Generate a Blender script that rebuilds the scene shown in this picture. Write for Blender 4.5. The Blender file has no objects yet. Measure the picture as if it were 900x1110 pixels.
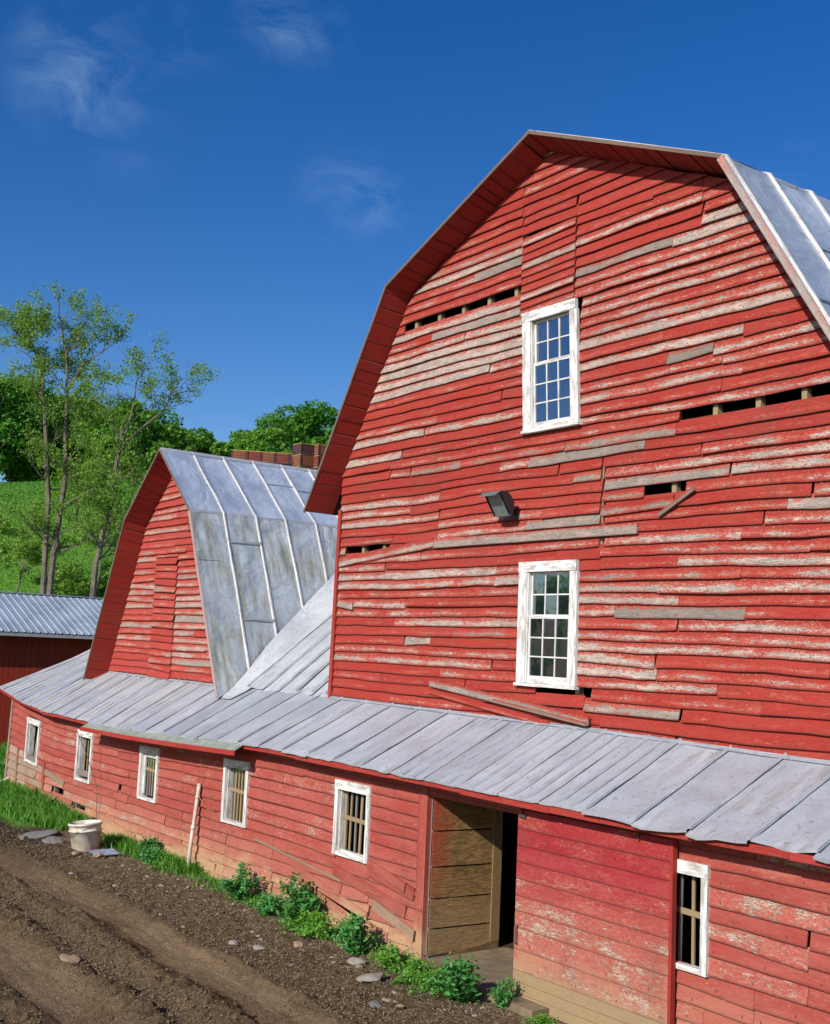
import bpy, math, random
import numpy as np
from mathutils import Vector, Matrix
random.seed(7); rng = np.random.default_rng(7)
R = math.radians
sc = bpy.context.scene
COL = sc.collection

# ------------------------------------------------------------------ camera, sky, sun, exposure
cam = bpy.data.objects.new('camera', bpy.data.cameras.new('camera')); COL.objects.link(cam)
cam.data.sensor_fit = 'HORIZONTAL'; cam.data.sensor_width = 36; cam.data.lens = 1284.7141 / 900 * 36
cam.data.clip_end = 2000; cam.data.clip_start = .1
yaw, pit, rol = R(54.10841), R(6.601875), R(2.56468)
F = Vector((-math.sin(yaw)*math.cos(pit), math.cos(yaw)*math.cos(pit), math.sin(pit)))
RR = Vector((math.cos(yaw), math.sin(yaw), 0)); UU = RR.cross(F)
R2 = RR*math.cos(rol) + UU*math.sin(rol); U2 = -RR*math.sin(rol) + UU*math.cos(rol)
M4 = Matrix((( R2.x, U2.x, -F.x, 11.02605), (R2.y, U2.y, -F.y, -9.60748), (R2.z, U2.z, -F.z, 4.00078), (0, 0, 0, 1)))
cam.matrix_world = M4
sc.camera = cam

SUN = Vector((.30, -1, .62)).normalized()
sl = bpy.data.lights.new('sun', 'SUN'); sl.energy = 5.0; sl.angle = R(.5); sl.color = (1, .955, .88)
so = bpy.data.objects.new('sun', sl); COL.objects.link(so)
so.rotation_euler = SUN.to_track_quat('Z', 'Y').to_euler()

w = bpy.data.worlds.new("World"); sc.world = w; w.use_nodes = True
wt = w.node_tree; wn = wt.nodes; wl = wt.links
for n in list(wn): wn.remove(n)
wo = wn.new('ShaderNodeOutputWorld'); bg = wn.new('ShaderNodeBackground'); bg.inputs['Strength'].default_value = .108
sky = wn.new('ShaderNodeTexSky'); sky.sky_type = 'NISHITA'; sky.sun_disc = False
sky.sun_elevation = math.asin(SUN.z); sky.sun_rotation = math.atan2(SUN.x, SUN.y)
sky.altitude = 600; sky.air_density = 1.0; sky.dust_density = 1.0; sky.ozone_density = 2.2
hs = wn.new('ShaderNodeHueSaturation'); hs.inputs['Saturation'].default_value = 1.42; hs.inputs['Value'].default_value = 1.12; hs.inputs['Hue'].default_value = .514
wl.new(sky.outputs[0], hs.inputs['Color'])
tc = wn.new('ShaderNodeTexCoord')
nz = wn.new('ShaderNodeTexNoise'); nz.inputs['Scale'].default_value = 16; nz.inputs['Detail'].default_value = 9; nz.inputs['Roughness'].default_value = .62; nz.inputs['Distortion'].default_value = .5
mp = wn.new('ShaderNodeMapping'); mp.inputs['Scale'].default_value = (1, 1, 1.9); mp.inputs['Rotation'].default_value = (0, .5, .2)
wl.new(tc.outputs['Generated'], mp.inputs[0]); wl.new(mp.outputs[0], nz.inputs['Vector'])
nr = wn.new('ShaderNodeMapRange'); nr.inputs[1].default_value = .44; nr.inputs[2].default_value = .78; wl.new(nz.outputs[0], nr.inputs[0])
acc = None
def wmath(op, a, b, clamp=False):
    n = wn.new('ShaderNodeMath'); n.operation = op; n.use_clamp = clamp
    for i, v in enumerate((a, b)):
        if v is None: continue
        if isinstance(v, (int, float)): n.inputs[i].default_value = v
        else: wl.new(v, n.inputs[i])
    return n.outputs[0]
for (d, rad, st) in [((-.858, .284, .4245), .062, .85), ((-.778, .405, .479), .035, .7), ((-.8183, .3484, .4571), .045, .35), ((-.765, .436, .470), .035, .5),
                     ((-.7909, .4885, .3687), .05, .5), ((-.779, .517, .362), .03, .55), ((-.86, .33, .39), .05, .18), ((-.55, .75, .35), .06, .3), ((.2, -.7, .5), .4, .5), ((-.6, -.6, .3), .3, .5)]:
    dn = wn.new('ShaderNodeVectorMath'); dn.operation = 'DISTANCE'; wl.new(tc.outputs['Generated'], dn.inputs[0]); dn.inputs[1].default_value = Vector(d).normalized()
    q = wmath('SUBTRACT', 1.0, wmath('DIVIDE', dn.outputs['Value'], rad), True)
    q = wmath('MULTIPLY', q, st)
    acc = q if acc is None else wmath('ADD', acc, q)
cm = wmath('MULTIPLY', wmath('MULTIPLY', acc, nr.outputs[0]), .55, True)
mx = wn.new('ShaderNodeMix'); mx.data_type = 'RGBA'; wl.new(cm, mx.inputs[0]); wl.new(hs.outputs[0], mx.inputs[6]); mx.inputs[7].default_value = (3.5, 5.3, 7.6, 1)
wl.new(mx.outputs[2], bg.inputs['Color']); wl.new(bg.outputs[0], wo.inputs['Surface'])

sc.render.engine = 'CYCLES'; sc.cycles.use_denoising = True
sc.view_settings.view_transform = 'Standard'; sc.view_settings.look = 'None'; sc.view_settings.gamma = 1; sc.view_settings.exposure = 0.0
try: sc.view_settings.use_curve_mapping = False
except Exception: pass
sc.cycles.max_bounces = 6; sc.cycles.transparent_max_bounces = 6

# ------------------------------------------------------------------ node helpers
def new_mat(name):
    m = bpy.data.materials.new(name); m.use_nodes = True; t = m.node_tree
    for n in list(t.nodes): t.nodes.remove(n)
    o = t.nodes.new('ShaderNodeOutputMaterial'); p = t.nodes.new('ShaderNodeBsdfPrincipled'); t.links.new(p.outputs[0], o.inputs[0])
    return m, t, p, o
class NT:
    def __init__(s, t): s.t = t; s.N = t.nodes; s.L = t.links
    def lk(s, v, i):
        if hasattr(v, 'is_linked') or hasattr(v, 'links'): s.L.new(v, i)
        elif isinstance(v, (tuple, list)): i.default_value = tuple(v) if len(v) != 3 or i.type != 'RGBA' else (*v, 1)
        else: i.default_value = v
    def math(s, op, a, b=None, c=None, clamp=False):
        n = s.N.new('ShaderNodeMath'); n.operation = op; n.use_clamp = clamp
        s.lk(a, n.inputs[0])
        if b is not None: s.lk(b, n.inputs[1])
        if c is not None: s.lk(c, n.inputs[2])
        return n.outputs[0]
    def mix(s, f, a, b, mode='MIX'):
        n = s.N.new('ShaderNodeMix'); n.data_type = 'RGBA'; n.blend_type = mode
        s.lk(f, n.inputs[0]); s.lk(a, n.inputs[6]); s.lk(b, n.inputs[7]); return n.outputs[2]
    def noise(s, vec, scale=5, detail=4, rough=.55, dist=0):
        n = s.N.new('ShaderNodeTexNoise'); n.inputs['Scale'].default_value = scale; n.inputs['Detail'].default_value = detail
        n.inputs['Roughness'].default_value = rough; n.inputs['Distortion'].default_value = dist
        if vec is not None: s.L.new(vec, n.inputs['Vector'])
        return n.outputs[0]
    def rng(s, v, a, b, c=0, d=1):
        n = s.N.new('ShaderNodeMapRange'); s.lk(v, n.inputs[0]); n.inputs[1].default_value = a; n.inputs[2].default_value = b; n.inputs[3].default_value = c; n.inputs[4].default_value = d
        return n.outputs[0]
    def vec(s, x, y, z):
        n = s.N.new('ShaderNodeCombineXYZ'); s.lk(x, n.inputs[0]); s.lk(y, n.inputs[1]); s.lk(z, n.inputs[2]); return n.outputs[0]
    def sep(s, v):
        n = s.N.new('ShaderNodeSeparateXYZ'); s.L.new(v, n.inputs[0]); return n.outputs
    def attr(s, name):
        n = s.N.new('ShaderNodeAttribute'); n.attribute_name = name; return n
    def bump(s, h, strength, dist, p, normal=None):
        n = s.N.new('ShaderNodeBump'); n.inputs['Strength'].default_value = strength; n.inputs['Distance'].default_value = dist
        s.L.new(h, n.inputs['Height'])
        if normal is not None: s.L.new(normal, n.inputs['Normal'])
        if p is not None: s.L.new(n.outputs[0], p.inputs['Normal'])
        return n.outputs[0]
    def pos(s):
        n = s.N.new('ShaderNodeTexCoord'); return n.outputs['Object']
    def scale(s, v, x, y, z):
        n = s.N.new('ShaderNodeMapping'); n.inputs['Scale'].default_value = (x, y, z); s.L.new(v, n.inputs[0]); return n.outputs[0]

def paint_mat(name, base, base2, peel=.5, under1=(.70, .45, .35), under2=(.31, .26, .215), low_soil=False, rough=.75, edge_bias=.25, soil_top=.55):
    """painted lap siding: attribute bd = (board random, wear, bare grey), uv = (metres along board, 0..1 across)"""
    m, t, p, o = new_mat(name); n = NT(t)
    a = n.attr('bd'); c = n.N.new('ShaderNodeSeparateColor'); n.L.new(a.outputs['Color'], c.inputs[0])
    rnd, wear, grey = c.outputs
    uvn = n.N.new('ShaderNodeUVMap'); u, v, _ = n.sep(uvn.outputs[0])
    rz = n.math('MULTIPLY', rnd, 37.0)
    nA = n.noise(n.vec(n.math('MULTIPLY', u, 1.1), n.math('MULTIPLY', v, .55), rz), 1.6, 3, .6)
    nB = n.noise(n.vec(n.math('MULTIPLY', u, 6.5), n.math('MULTIPLY', v, 3.6), rz), 2.2, 9, .78, .6)
    nC = n.noise(n.vec(n.math('MULTIPLY', u, 17), n.math('MULTIPLY', v, 11.), rz), 2.0, 5, .75)
    vb = n.math('ABSOLUTE', n.math('SUBTRACT', v, .30))
    f = n.math('ADD', n.math('MULTIPLY', nA, .66), n.math('MULTIPLY', nB, .86))
    f = n.math('ADD', f, n.math('MULTIPLY', nC, .38))
    f = n.math('SUBTRACT', f, n.math('MULTIPLY', vb, edge_bias))
    f = n.math('ADD', f, n.math('MULTIPLY', wear, .50))
    f = n.math('ADD', f, n.math('MULTIPLY', grey, .42))
    mask = n.rng(f, 1.34 - peel*.2, 1.37 - peel*.2)
    # paint
    fade = n.noise(n.vec(n.math('MULTIPLY', u, .8), v, rz), 1.5, 5, .6)
    pc = n.mix(n.rng(fade, .35, .7), base, base2)
    pc = n.mix(n.math('MULTIPLY', n.math('SUBTRACT', rnd, .5), .45, clamp=True), pc, (base[0]*.62, base[1]*.55, base[2]*.6, 1))
    pc = n.mix(n.math('MULTIPLY', n.math('SUBTRACT', .5, rnd), .55, clamp=True), pc, (min(1, base[0]*1.18), base[1]*1.9, base[2]*2.1, 1))
    sp = n.rng(nC, .60, .72, 0, .45)
    pc = n.mix(sp, pc, (base2[0]*1.05, base2[1]*2.0, base2[2]*2.0, 1))
    grain = n.noise(n.vec(n.math('MULTIPLY', u, 3), n.math('MULTIPLY', v, 26), rz), 3, 4, .7, .6)
    gg = n.noise(n.vec(n.math('MULTIPLY', u, 1.5), n.math('MULTIPLY', v, .8), n.math('ADD', rz, 9.)), 2.2, 3, .6)
    uc = n.mix(n.rng(n.math('ADD', n.math('ADD', n.math('MULTIPLY', gg, .8), n.math('MULTIPLY', nC, .35)), n.math('MULTIPLY', grey, .25)), .46, .70), under1, under2)
    uc = n.mix(n.math('MULTIPLY', n.rng(nC, .46, .60, 0, .85), n.math('SUBTRACT', 1.0, n.math('MULTIPLY', grey, 1.25), clamp=True)), uc, (.82, .74, .68, 1))
    uc = n.mix(n.math('MULTIPLY', grey, .55, clamp=True), uc, (.21, .17, .14, 1))
    uc = n.mix(n.rng(grain, .42, .60, 0, .9), uc, (under2[0]*.42, under2[1]*.40, under2[2]*.38, 1))
    halo = n.math('SUBTRACT', n.rng(f, 1.18 - peel*.2, 1.30 - peel*.2), mask, clamp=True)
    pc = n.mix(n.math('MULTIPLY', halo, .30), pc, (.66, .26, .17, 1))
    pc = n.mix(n.rng(grain, .40, .72, 0, .50), pc, (base[0]*.45, base[1]*.35, base[2]*.4, 1))
    pc = n.mix(n.rng(nB, .52, .66, 0, .22), pc, (base2[0]*1.25, base2[1]*2.6, base2[2]*2.8, 1))
    nF = n.noise(n.vec(n.math('MULTIPLY', u, 14), n.math('MULTIPLY', v, 4.5), n.math('ADD', rz, 5.)), 2.4, 6, .8); fleck = n.rng(n.math('ADD', nF, n.math('MULTIPLY', wear, .10)), .665 - peel*.03, .69 - peel*.03, 0, .7)
    pc = n.mix(fleck, pc, (.66, .50, .42, 1))
    col = n.mix(mask, pc, uc)
    low = n.rng(v, .13, .0, 0, .7); col = n.mix(low, col, (.075, .028, .02, 1))  # lap shadow line painted dark along the lower edge of each board
    if low_soil:
        x, y, z = n.sep(n.pos())
        zn = n.math('ADD', z, n.math('MULTIPLY', n.math('SUBTRACT', nA, .5), .7))
        zn = n.math('ADD', zn, n.math('MULTIPLY', n.math('SUBTRACT', rnd, .5), .28))
        sm = n.rng(zn, soil_top, soil_top*.45)
        tan = n.mix(grain, (.52, .36, .20, 1), (.36, .235, .12, 1))
        col = n.mix(n.math('MULTIPLY', sm, .9), col, tan)
        haze = n.rng(zn, soil_top*2.6, soil_top*.6, 0, .38)
        col = n.mix(haze, col, (.47, .25, .15, 1))
    nail = n.math('MULTIPLY', n.math('LESS_THAN', n.math('ABSOLUTE', n.math('SUBTRACT', n.math('FRACT', n.math('DIVIDE', u, .61)), .5)), .012), n.math('LESS_THAN', n.math('ABSOLUTE', n.math('SUBTRACT', v, .24)), .07))
    col = n.mix(n.math('MULTIPLY', nail, .75), col, (.06, .028, .018, 1))
    # grime and nail-rust specks
    dirt = n.noise(n.vec(n.math('MULTIPLY', u, 26), n.math('MULTIPLY', v, 5), rz), 1.3, 2, .5)
    col = n.mix(n.rng(dirt, .70, .76, 0, .55), col, (.09, .045, .03, 1))
    spl = n.noise(n.vec(n.math('MULTIPLY', u, 1.0), n.math('MULTIPLY', v, 9), n.math('ADD', rz, 3.)), 1.7, 3, .5); col = n.mix(n.math('MULTIPLY', n.rng(n.math('ABSOLUTE', n.math('SUBTRACT', spl, .5)), .012, .004), n.rng(nA, .48, .56, 0, .8)), col, (.05, .022, .016, 1))
    W = n.pos(); g1 = n.noise(n.scale(W, 1, 1, .45), 1.3, 5, .65); g2 = n.noise(n.scale(W, 2.5, 2.5, .5), 3.5, 5, .7)
    gr2 = n.math('ADD', n.math('MULTIPLY', g1, .6), n.math('MULTIPLY', g2, .4))
    col = n.mix(n.rng(gr2, .52, .70, 0, .42), col, (.16, .055, .038, 1), 'MIX')
    n.L.new(col, p.inputs['Base Color'])
    p.inputs['Roughness'].default_value = rough
    p.inputs['Specular IOR Level'].default_value = .25
    hgt = n.math('ADD', n.math('MULTIPLY', mask, -.6), n.math('MULTIPLY', grain, .35))
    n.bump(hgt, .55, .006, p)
    return m

def wood_mat(name, c1, c2, stain=None, rough=.85, white=None):
    m, t, p, o = new_mat(name); n = NT(t)
    a = n.attr('bd'); c = n.N.new('ShaderNodeSeparateColor'); n.L.new(a.outputs['Color'], c.inputs[0]); rnd = c.outputs[0]
    uvn = n.N.new('ShaderNodeUVMap'); u, v, _ = n.sep(uvn.outputs[0]); rz = n.math('MULTIPLY', rnd, 37.0)
    grain = n.noise(n.vec(n.math('MULTIPLY', u, 2.2), n.math('MULTIPLY', v, 14), rz), 3, 5, .65, .8)
    blot = n.noise(n.vec(n.math('MULTIPLY', u, 2), n.math('MULTIPLY', v, 1), rz), 2, 4, .6)
    col = n.mix(n.rng(grain, .3, .72), c1, c2)
    col = n.mix(n.math('MULTIPLY', rnd, .35), col, (c1[0]*.5, c1[1]*.5, c1[2]*.5, 1))
    if stain: col = n.mix(n.rng(blot, .52, .66, 0, .8), col, stain)
    if white:
        col = n.mix(n.rng(n.math('ADD', n.math('MULTIPLY', blot, .7), n.math('MULTIPLY', grain, .5)), .58, .67, 0, .8), white, col)
    n.L.new(col, p.inputs['Base Color']); p.inputs['Roughness'].default_value = rough; p.inputs['Specular IOR Level'].default_value = .2
    n.bump(grain, .5, .006, p)
    return m

def metal_mat(name, base, stains=(.16, .15, .08), stain_amt=.5, st0=.57, metallic=.55, rough=.42, streak=(1, 6), rust=0., dent=.02, dent_scale=1.4):
    m, t, p, o = new_mat(name); n = NT(t)
    a = n.attr('bd'); c = n.N.new('ShaderNodeSeparateColor'); n.L.new(a.outputs['Color'], c.inputs[0]); rnd = c.outputs[0]
    uvn = n.N.new('ShaderNodeUVMap'); u, v, _ = n.sep(uvn.outputs[0]); rz = n.math('MULTIPLY', rnd, 37.0)
    vv = n.vec(u, v, rz)
    b1 = n.noise(vv, 1.1, 5, .6, .3); b2 = n.noise(n.vec(n.math('MULTIPLY', u, streak[1]), n.math('MULTIPLY', v, streak[0]), rz), 1.2, 5, .65)
    b3 = n.noise(vv, 22, 3, .6)
    col = n.mix(n.rng(b1, .3, .72), (base[0]*.72, base[1]*.73, base[2]*.75, 1), (base[0]*1.15, base[1]*1.15, base[2]*1.13, 1))
    col = n.mix(n.math('MULTIPLY', rnd, .50), col, (base[0]*.55, base[1]*.57, base[2]*.6, 1))
    col = n.mix(n.math('MULTIPLY', n.rng(n.math('ADD', n.math('MULTIPLY', b2, .6), n.math('MULTIPLY', b1, .5)), st0, st0 + .17), stain_amt), col, (*stains, 1))
    col = n.mix(n.rng(b3, .58, .75, 0, .3), col, (base[0]*.5, base[1]*.5, base[2]*.5, 1))
    dsh = n.noise(n.vec(n.math('MULTIPLY', u, 7), n.math('MULTIPLY', v, 7), rz), 3, 2, .5); col = n.mix(n.rng(dsh, .63, .68, 0, .5), col, (base[0]*.35, base[1]*.30, base[2]*.27, 1))
    if rust: col = n.mix(n.math('MULTIPLY', n.rng(n.math('ADD', n.math('MULTIPLY', b2, .6), n.math('MULTIPLY', b3, .5)), .60, .68), rust), col, (.30, .12, .05, 1))
    n.L.new(col, p.inputs['Base Color']); p.inputs['Metallic'].default_value = metallic
    n.L.new(n.rng(b1, .3, .7, rough - .08, rough + .14), p.inputs['Roughness'])
    d = n.noise(vv, dent_scale, 3, .5, .6)
    n1 = n.bump(d, .6, dent*4, None)
    n.bump(b3, .15, .004, p, n1)
    return m

def plain_mat(name, col, rough=.6, metallic=0, spec=.4, var=.25, scale=6, col2=None, bump=0.):
    m, t, p, o = new_mat(name); n = NT(t)
    ns = n.noise(n.pos(), scale, 5, .6)
    c2 = col2 or tuple(x*(1 - var) for x in col)
    n.L.new(n.mix(n.rng(ns, .35, .68), (*col, 1), (*c2, 1)), p.inputs['Base Color'])
    p.inputs['Roughness'].default_value = rough; p.inputs['Metallic'].default_value = metallic; p.inputs['Specular IOR Level'].default_value = spec
    if bump: n.bump(n.noise(n.pos(), scale*4, 5, .6), .6, bump, p)
    return m

# ------------------------------------------------------------------ mesh builder
class MB:
    def __init__(s): s.v = []; s.f = []; s.uv = []; s.c = []
    def face(s, idx, uvs, col): s.f.append(tuple(idx)); s.uv.extend(uvs); s.c.extend([col]*len(idx))
    def hexa(s, P, col=(.5, 0, 0), uvdir=None):
        """P: 8 points, 0-3 one face loop, 4-7 the opposite one"""
        P = [Vector(p) for p in P]; b = len(s.v); s.v.extend(P)
        for q in ((0, 1, 2, 3), (7, 6, 5, 4), (0, 4, 5, 1), (1, 5, 6, 2), (2, 6, 7, 3), (3, 7, 4, 0)):
            A, B, C_, D = [P[i] for i in q]
            e1 = (B - A); e2 = (D - A)
            l1, l2 = e1.length, e2.length
            off = (A.x*1.3 + A.z*.7 + A.y)
            if l1 >= l2: uv = [(off, 0), (off + l1, 0), (off + l1, 1), (off, 1)]
            else: uv = [(off, 0), (off, 1), (off + l2, 1), (off + l2, 0)]
            s.face([b + i for i in q], uv, col)
    def box(s, lo, hi, col=None, shear=None):
        x0, y0, z0 = lo; x1, y1, z1 = hi
        col = col or (random.random(), 0, 0)
        P = [(x0, y0, z0), (x1, y0, z0), (x1, y0, z1), (x0, y0, z1), (x0, y1, z0), (x1, y1, z0), (x1, y1, z1), (x0, y1, z1)]
        if shear: P = [(p[0] + shear(p[2]), p[1], p[2]) for p in P]
        s.hexa(P, col)
    def bar(s, a, b, wdt, thk, up=(0, 0, 1), col=None):
        a = Vector(a); b = Vector(b); d = (b - a).normalized(); up = Vector(up); sd = d.cross(up).normalized(); u = sd.cross(d).normalized()
        col = col or (random.random(), 0, 0)
        sd *= wdt/2; u *= thk/2
        s.hexa([a - sd - u, b - sd - u, b - sd + u, a - sd + u, a + sd - u, b + sd - u, b + sd + u, a + sd + u], col)
    def strip(s, pts, wdt, thk, up, side, col=(.5, 0, 0)):
        pts = [Vector(p) for p in pts]; b0 = len(s.v); n = len(pts); sd = Vector(side).normalized()*wdt/2; L = 0
        ups = up if isinstance(up, list) else [Vector(up).normalized()]*n
        for p, u in zip(pts, ups): s.v.extend([p - sd, p - sd*.6 + u*thk, p + sd*.6 + u*thk, p + sd])
        for i in range(n - 1):
            l2 = L + (pts[i + 1] - pts[i]).length; a = b0 + 4*i; c = a + 4
            for k in range(4):
                k2 = (k + 1) % 4; s.face([a + k, c + k, c + k2, a + k2], [(L, k/4), (l2, k/4), (l2, (k + 1)/4), (L, (k + 1)/4)], col)
            L = l2
        s.face([b0, b0 + 1, b0 + 2, b0 + 3], [(0, 0)]*4, col); s.face([b0 + 4*n - 1, b0 + 4*n - 2, b0 + 4*n - 3, b0 + 4*n - 4], [(0, 0)]*4, col)
    def tube(s, pts, rad, n=8, col=(.5, 0, 0), cap=True):
        pts = [Vector(p) for p in pts]; b0 = len(s.v)
        if isinstance(rad, (int, float)): rad = [rad]*len(pts)
        for i, p in enumerate(pts):
            d = (pts[min(i + 1, len(pts) - 1)] - pts[max(i - 1, 0)]).normalized()
            a = d.cross(Vector((.31, .22, .92))).normalized() if abs(d.z) < .9 else d.cross(Vector((1, .1, 0))).normalized()
            c_ = d.cross(a)
            for k in range(n):
                t = 2*math.pi*k/n; s.v.append(p + (a*math.cos(t) + c_*math.sin(t))*rad[i])
        L = 0
        for i in range(len(pts) - 1):
            l2 = L + (pts[i + 1] - pts[i]).length
            for k in range(n):
                k2 = (k + 1) % n
                s.face([b0 + i*n + k, b0 + i*n + k2, b0 + (i + 1)*n + k2, b0 + (i + 1)*n + k], [(L, k/n), (L, (k + 1)/n), (l2, (k + 1)/n), (l2, k/n)], col)
            L = l2
        if cap:
            s.face([b0 + k for k in range(n)][::-1], [(0, 0)]*n, col); s.face([b0 + (len(pts) - 1)*n + k for k in range(n)], [(0, 0)]*n, col)
    def lathe(s, prof, n=24, col=(.5, 0, 0)):
        b0 = len(s.v)
        for r, z in prof:
            for k in range(n):
                t = 2*math.pi*k/n; s.v.append(Vector((r*math.cos(t), r*math.sin(t), z)))
        for i in range(len(prof) - 1):
            for k in range(n):
                k2 = (k + 1) % n
                s.face([b0 + i*n + k, b0 + i*n + k2, b0 + (i + 1)*n + k2, b0 + (i + 1)*n + k], [(k/n, i), (k/n, i), (k/n, i + 1), (k/n, i + 1)], col)
    def grid(s, P, UV, col):
        """P: rows of points"""
        b0 = len(s.v); nr, nc = len(P), len(P[0])
        for r in P: s.v.extend(Vector(q) for q in r)
        for i in range(nr - 1):
            for j in range(nc - 1):
                s.face([b0 + i*nc + j, b0 + i*nc + j + 1, b0 + (i + 1)*nc + j + 1, b0 + (i + 1)*nc + j], [UV[i][j], UV[i][j + 1], UV[i + 1][j + 1], UV[i + 1][j]], col)
    def build(s, name, mat, parent=None, smooth=False, origin=None):
        me = bpy.data.meshes.new(name)
        org = Vector(origin) if origin is not None else Vector((0, 0, 0))
        me.from_pydata([tuple(v - org) for v in s.v], [], s.f)
        uv = me.uv_layers.new(name='UVMap'); uv.data.foreach_set('uv', np.array(s.uv, 'f').ravel())
        ca = me.color_attributes.new('bd', 'FLOAT_COLOR', 'CORNER')
        cc = np.ones((len(s.c), 4), 'f'); cc[:, :3] = np.array(s.c, 'f'); ca.data.foreach_set('color', cc.ravel())
        if smooth: me.polygons.foreach_set('use_smooth', [True]*len(me.polygons))
        me.materials.append(mat); me.update()
        o = bpy.data.objects.new(name, me); COL.objects.link(o)
        o.location = org
        if parent is not None:
            o.parent = parent
            o.location = org - Vector(parent_world(parent))
        return o
def parent_world(o):
    v = Vector(o.location)
    while o.parent is not None: o = o.parent; v = v + Vector(o.location)
    return v
def tag(o, label=None, cat=None, group=None, kind=None):
    if label: o['label'] = label
    if cat: o['category'] = cat
    if group: o['group'] = group
    if kind: o['kind'] = kind
    return o
def empty(name, loc, label, cat, group=None):
    o = bpy.data.objects.new(name, None); COL.objects.link(o); o.location = loc; o.empty_display_size = .3
    return tag(o, label, cat, group)
def copy_tree(o, parent=None):
    c = o.copy(); COL.objects.link(c)
    if parent is not None: c.parent = parent
    for ch in list(o.children): copy_tree(ch, c)
    return c
def quads_mesh(name, V, mat, cols=None, parent=None, nper=4):
    """V: (n, nper, 3) array -> one mesh, fast"""
    n = len(V); me = bpy.data.meshes.new(name)
    me.vertices.add(n*nper); me.vertices.foreach_set('co', V.astype('f').ravel())
    me.loops.add(n*nper); me.loops.foreach_set('vertex_index', np.arange(n*nper, dtype='i'))
    me.polygons.add(n); me.polygons.foreach_set('loop_start', np.arange(0, n*nper, nper, dtype='i')); me.polygons.foreach_set('loop_total', np.full(n, nper, 'i'))
    me.update(calc_edges=True)
    if cols is not None:
        ca = me.color_attributes.new('bd', 'FLOAT_COLOR', 'CORNER'); cc = np.ones((n*nper, 4), 'f'); cc[:, :3] = np.repeat(cols, nper, axis=0); ca.data.foreach_set('color', cc.ravel())
    me.materials.append(mat); me.validate()
    o = bpy.data.objects.new(name, me); COL.objects.link(o)
    if parent is not None: o.parent = parent
    return o
def leaf_quads(C, size, r, flat=0.):
    n = len(C); nrm = r.normal(size=(n, 3)); nrm[:, 2] = np.abs(nrm[:, 2]) + flat; nrm /= np.linalg.norm(nrm, axis=1)[:, None]
    t = r.normal(size=(n, 3)); a = np.cross(nrm, t); a /= np.linalg.norm(a, axis=1)[:, None]; b = np.cross(nrm, a)
    s = (size*r.uniform(.6, 1.3, n))[:, None]
    return np.stack([C - a*s*.5, C - b*s*.32, C + a*s*.5, C + b*s*.32], axis=1)

# value noise
_perm = rng.random((256, 256))
def vnoise(x, y):
    xi = np.floor(x).astype(int); yi = np.floor(y).astype(int); fx = x - xi; fy = y - yi
    fx = fx*fx*(3 - 2*fx); fy = fy*fy*(3 - 2*fy)
    g = lambda a, b: _perm[a % 256, b % 256]
    return (g(xi, yi)*(1 - fx) + g(xi + 1, yi)*fx)*(1 - fy) + (g(xi, yi + 1)*(1 - fx) + g(xi + 1, yi + 1)*fx)*fy
def fbm(x, y, o=4):
    s = 0; a = .5
    for i in range(o): s = s + a*vnoise(x*2**i + 17*i, y*2**i + 31*i); a *= .5
    return s
def vn(x, y=0.): return float(vnoise(np.array(float(x)), np.array(float(y))))

# ------------------------------------------------------------------ materials
RED = (.345, .027, .017, 1); RED2 = (.37, .050, .033, 1)
M = {}
M['facade'] = paint_mat('peeling_red_paint', RED, RED2, peel=.78, edge_bias=.66)
M['gable2'] = paint_mat('sunfaded_red_paint', (.40, .040, .028, 1), (.43, .070, .050, 1), peel=.5, under1=(.62, .40, .30), edge_bias=.6)
M['lower'] = paint_mat('dusty_red_paint', (.36, .056, .040, 1), (.42, .105, .078, 1), peel=.26, low_soil=True, soil_top=.40, edge_bias=.1, under1=(.55, .36, .24), under2=(.40, .30, .20))
M['door'] = paint_mat('worn_door_paint', (.33, .018, .024, 1), (.40, .052, .050, 1), peel=.5, low_soil=True, soil_top=.62, edge_bias=.05, under1=(.62, .44, .30), under2=(.48, .36, .25))
M['deck'] = paint_mat('red_soffit_boards', (.29, .018, .011, 1), (.25, .024, .014, 1), peel=-.45)
M['trim'] = paint_mat('red_trim_paint', (.38, .026, .018, 1), (.40, .06, .045, 1), peel=.15)
M['rake'] = paint_mat('weathered_rake_edge', (.50, .16, .11, 1), (.55, .30, .24, 1), peel=.7, under1=(.62, .52, .46), under2=(.42, .38, .36))
M['rakedark'] = wood_mat('grey_brown_edge', (.25, .17, .13, 1), (.11, .075, .06, 1))
M['greywood'] = wood_mat('grey_weathered_wood', (.30, .26, .22, 1), (.13, .11, .09, 1))
M['rawwood'] = wood_mat('mud_brown_planks', (.26, .165, .068, 1), (.12, .07, .028, 1), stain=(.30, .205, .10, 1))
M['tan'] = wood_mat('tan_bare_wood', (.42, .31, .18, 1), (.24, .17, .09, 1))
M['tanlight'] = wood_mat('pale_bare_planks', (.44, .315, .175, 1), (.25, .165, .085, 1), stain=(.30, .21, .12, 1))
M['stile'] = wood_mat('dusty_brown_stile', (.36, .24, .12, 1), (.17, .105, .05, 1))
M['white'] = wood_mat('white_window_paint', (.42, .38, .32, 1), (.28, .25, .2, 1), white=(.74, .735, .71, 1), rough=.5)
M['metal'] = metal_mat('galvanised_roof', (.53, .55, .59), stain_amt=.7, metallic=.22, rough=.42, stains=(.23, .19, .14), streak=(1, 6))
M['metal2'] = metal_mat('stained_steep_roof', (.62, .67, .70), stain_amt=.85, metallic=.28, rough=.36, stains=(.30, .29, .16), st0=.51, dent=.05, dent_scale=1.2)
M['metal3'] = metal_mat('clean_steep_roof', (.56, .63, .74), stain_amt=.2, metallic=.32, rough=.36, dent=.04)
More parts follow.
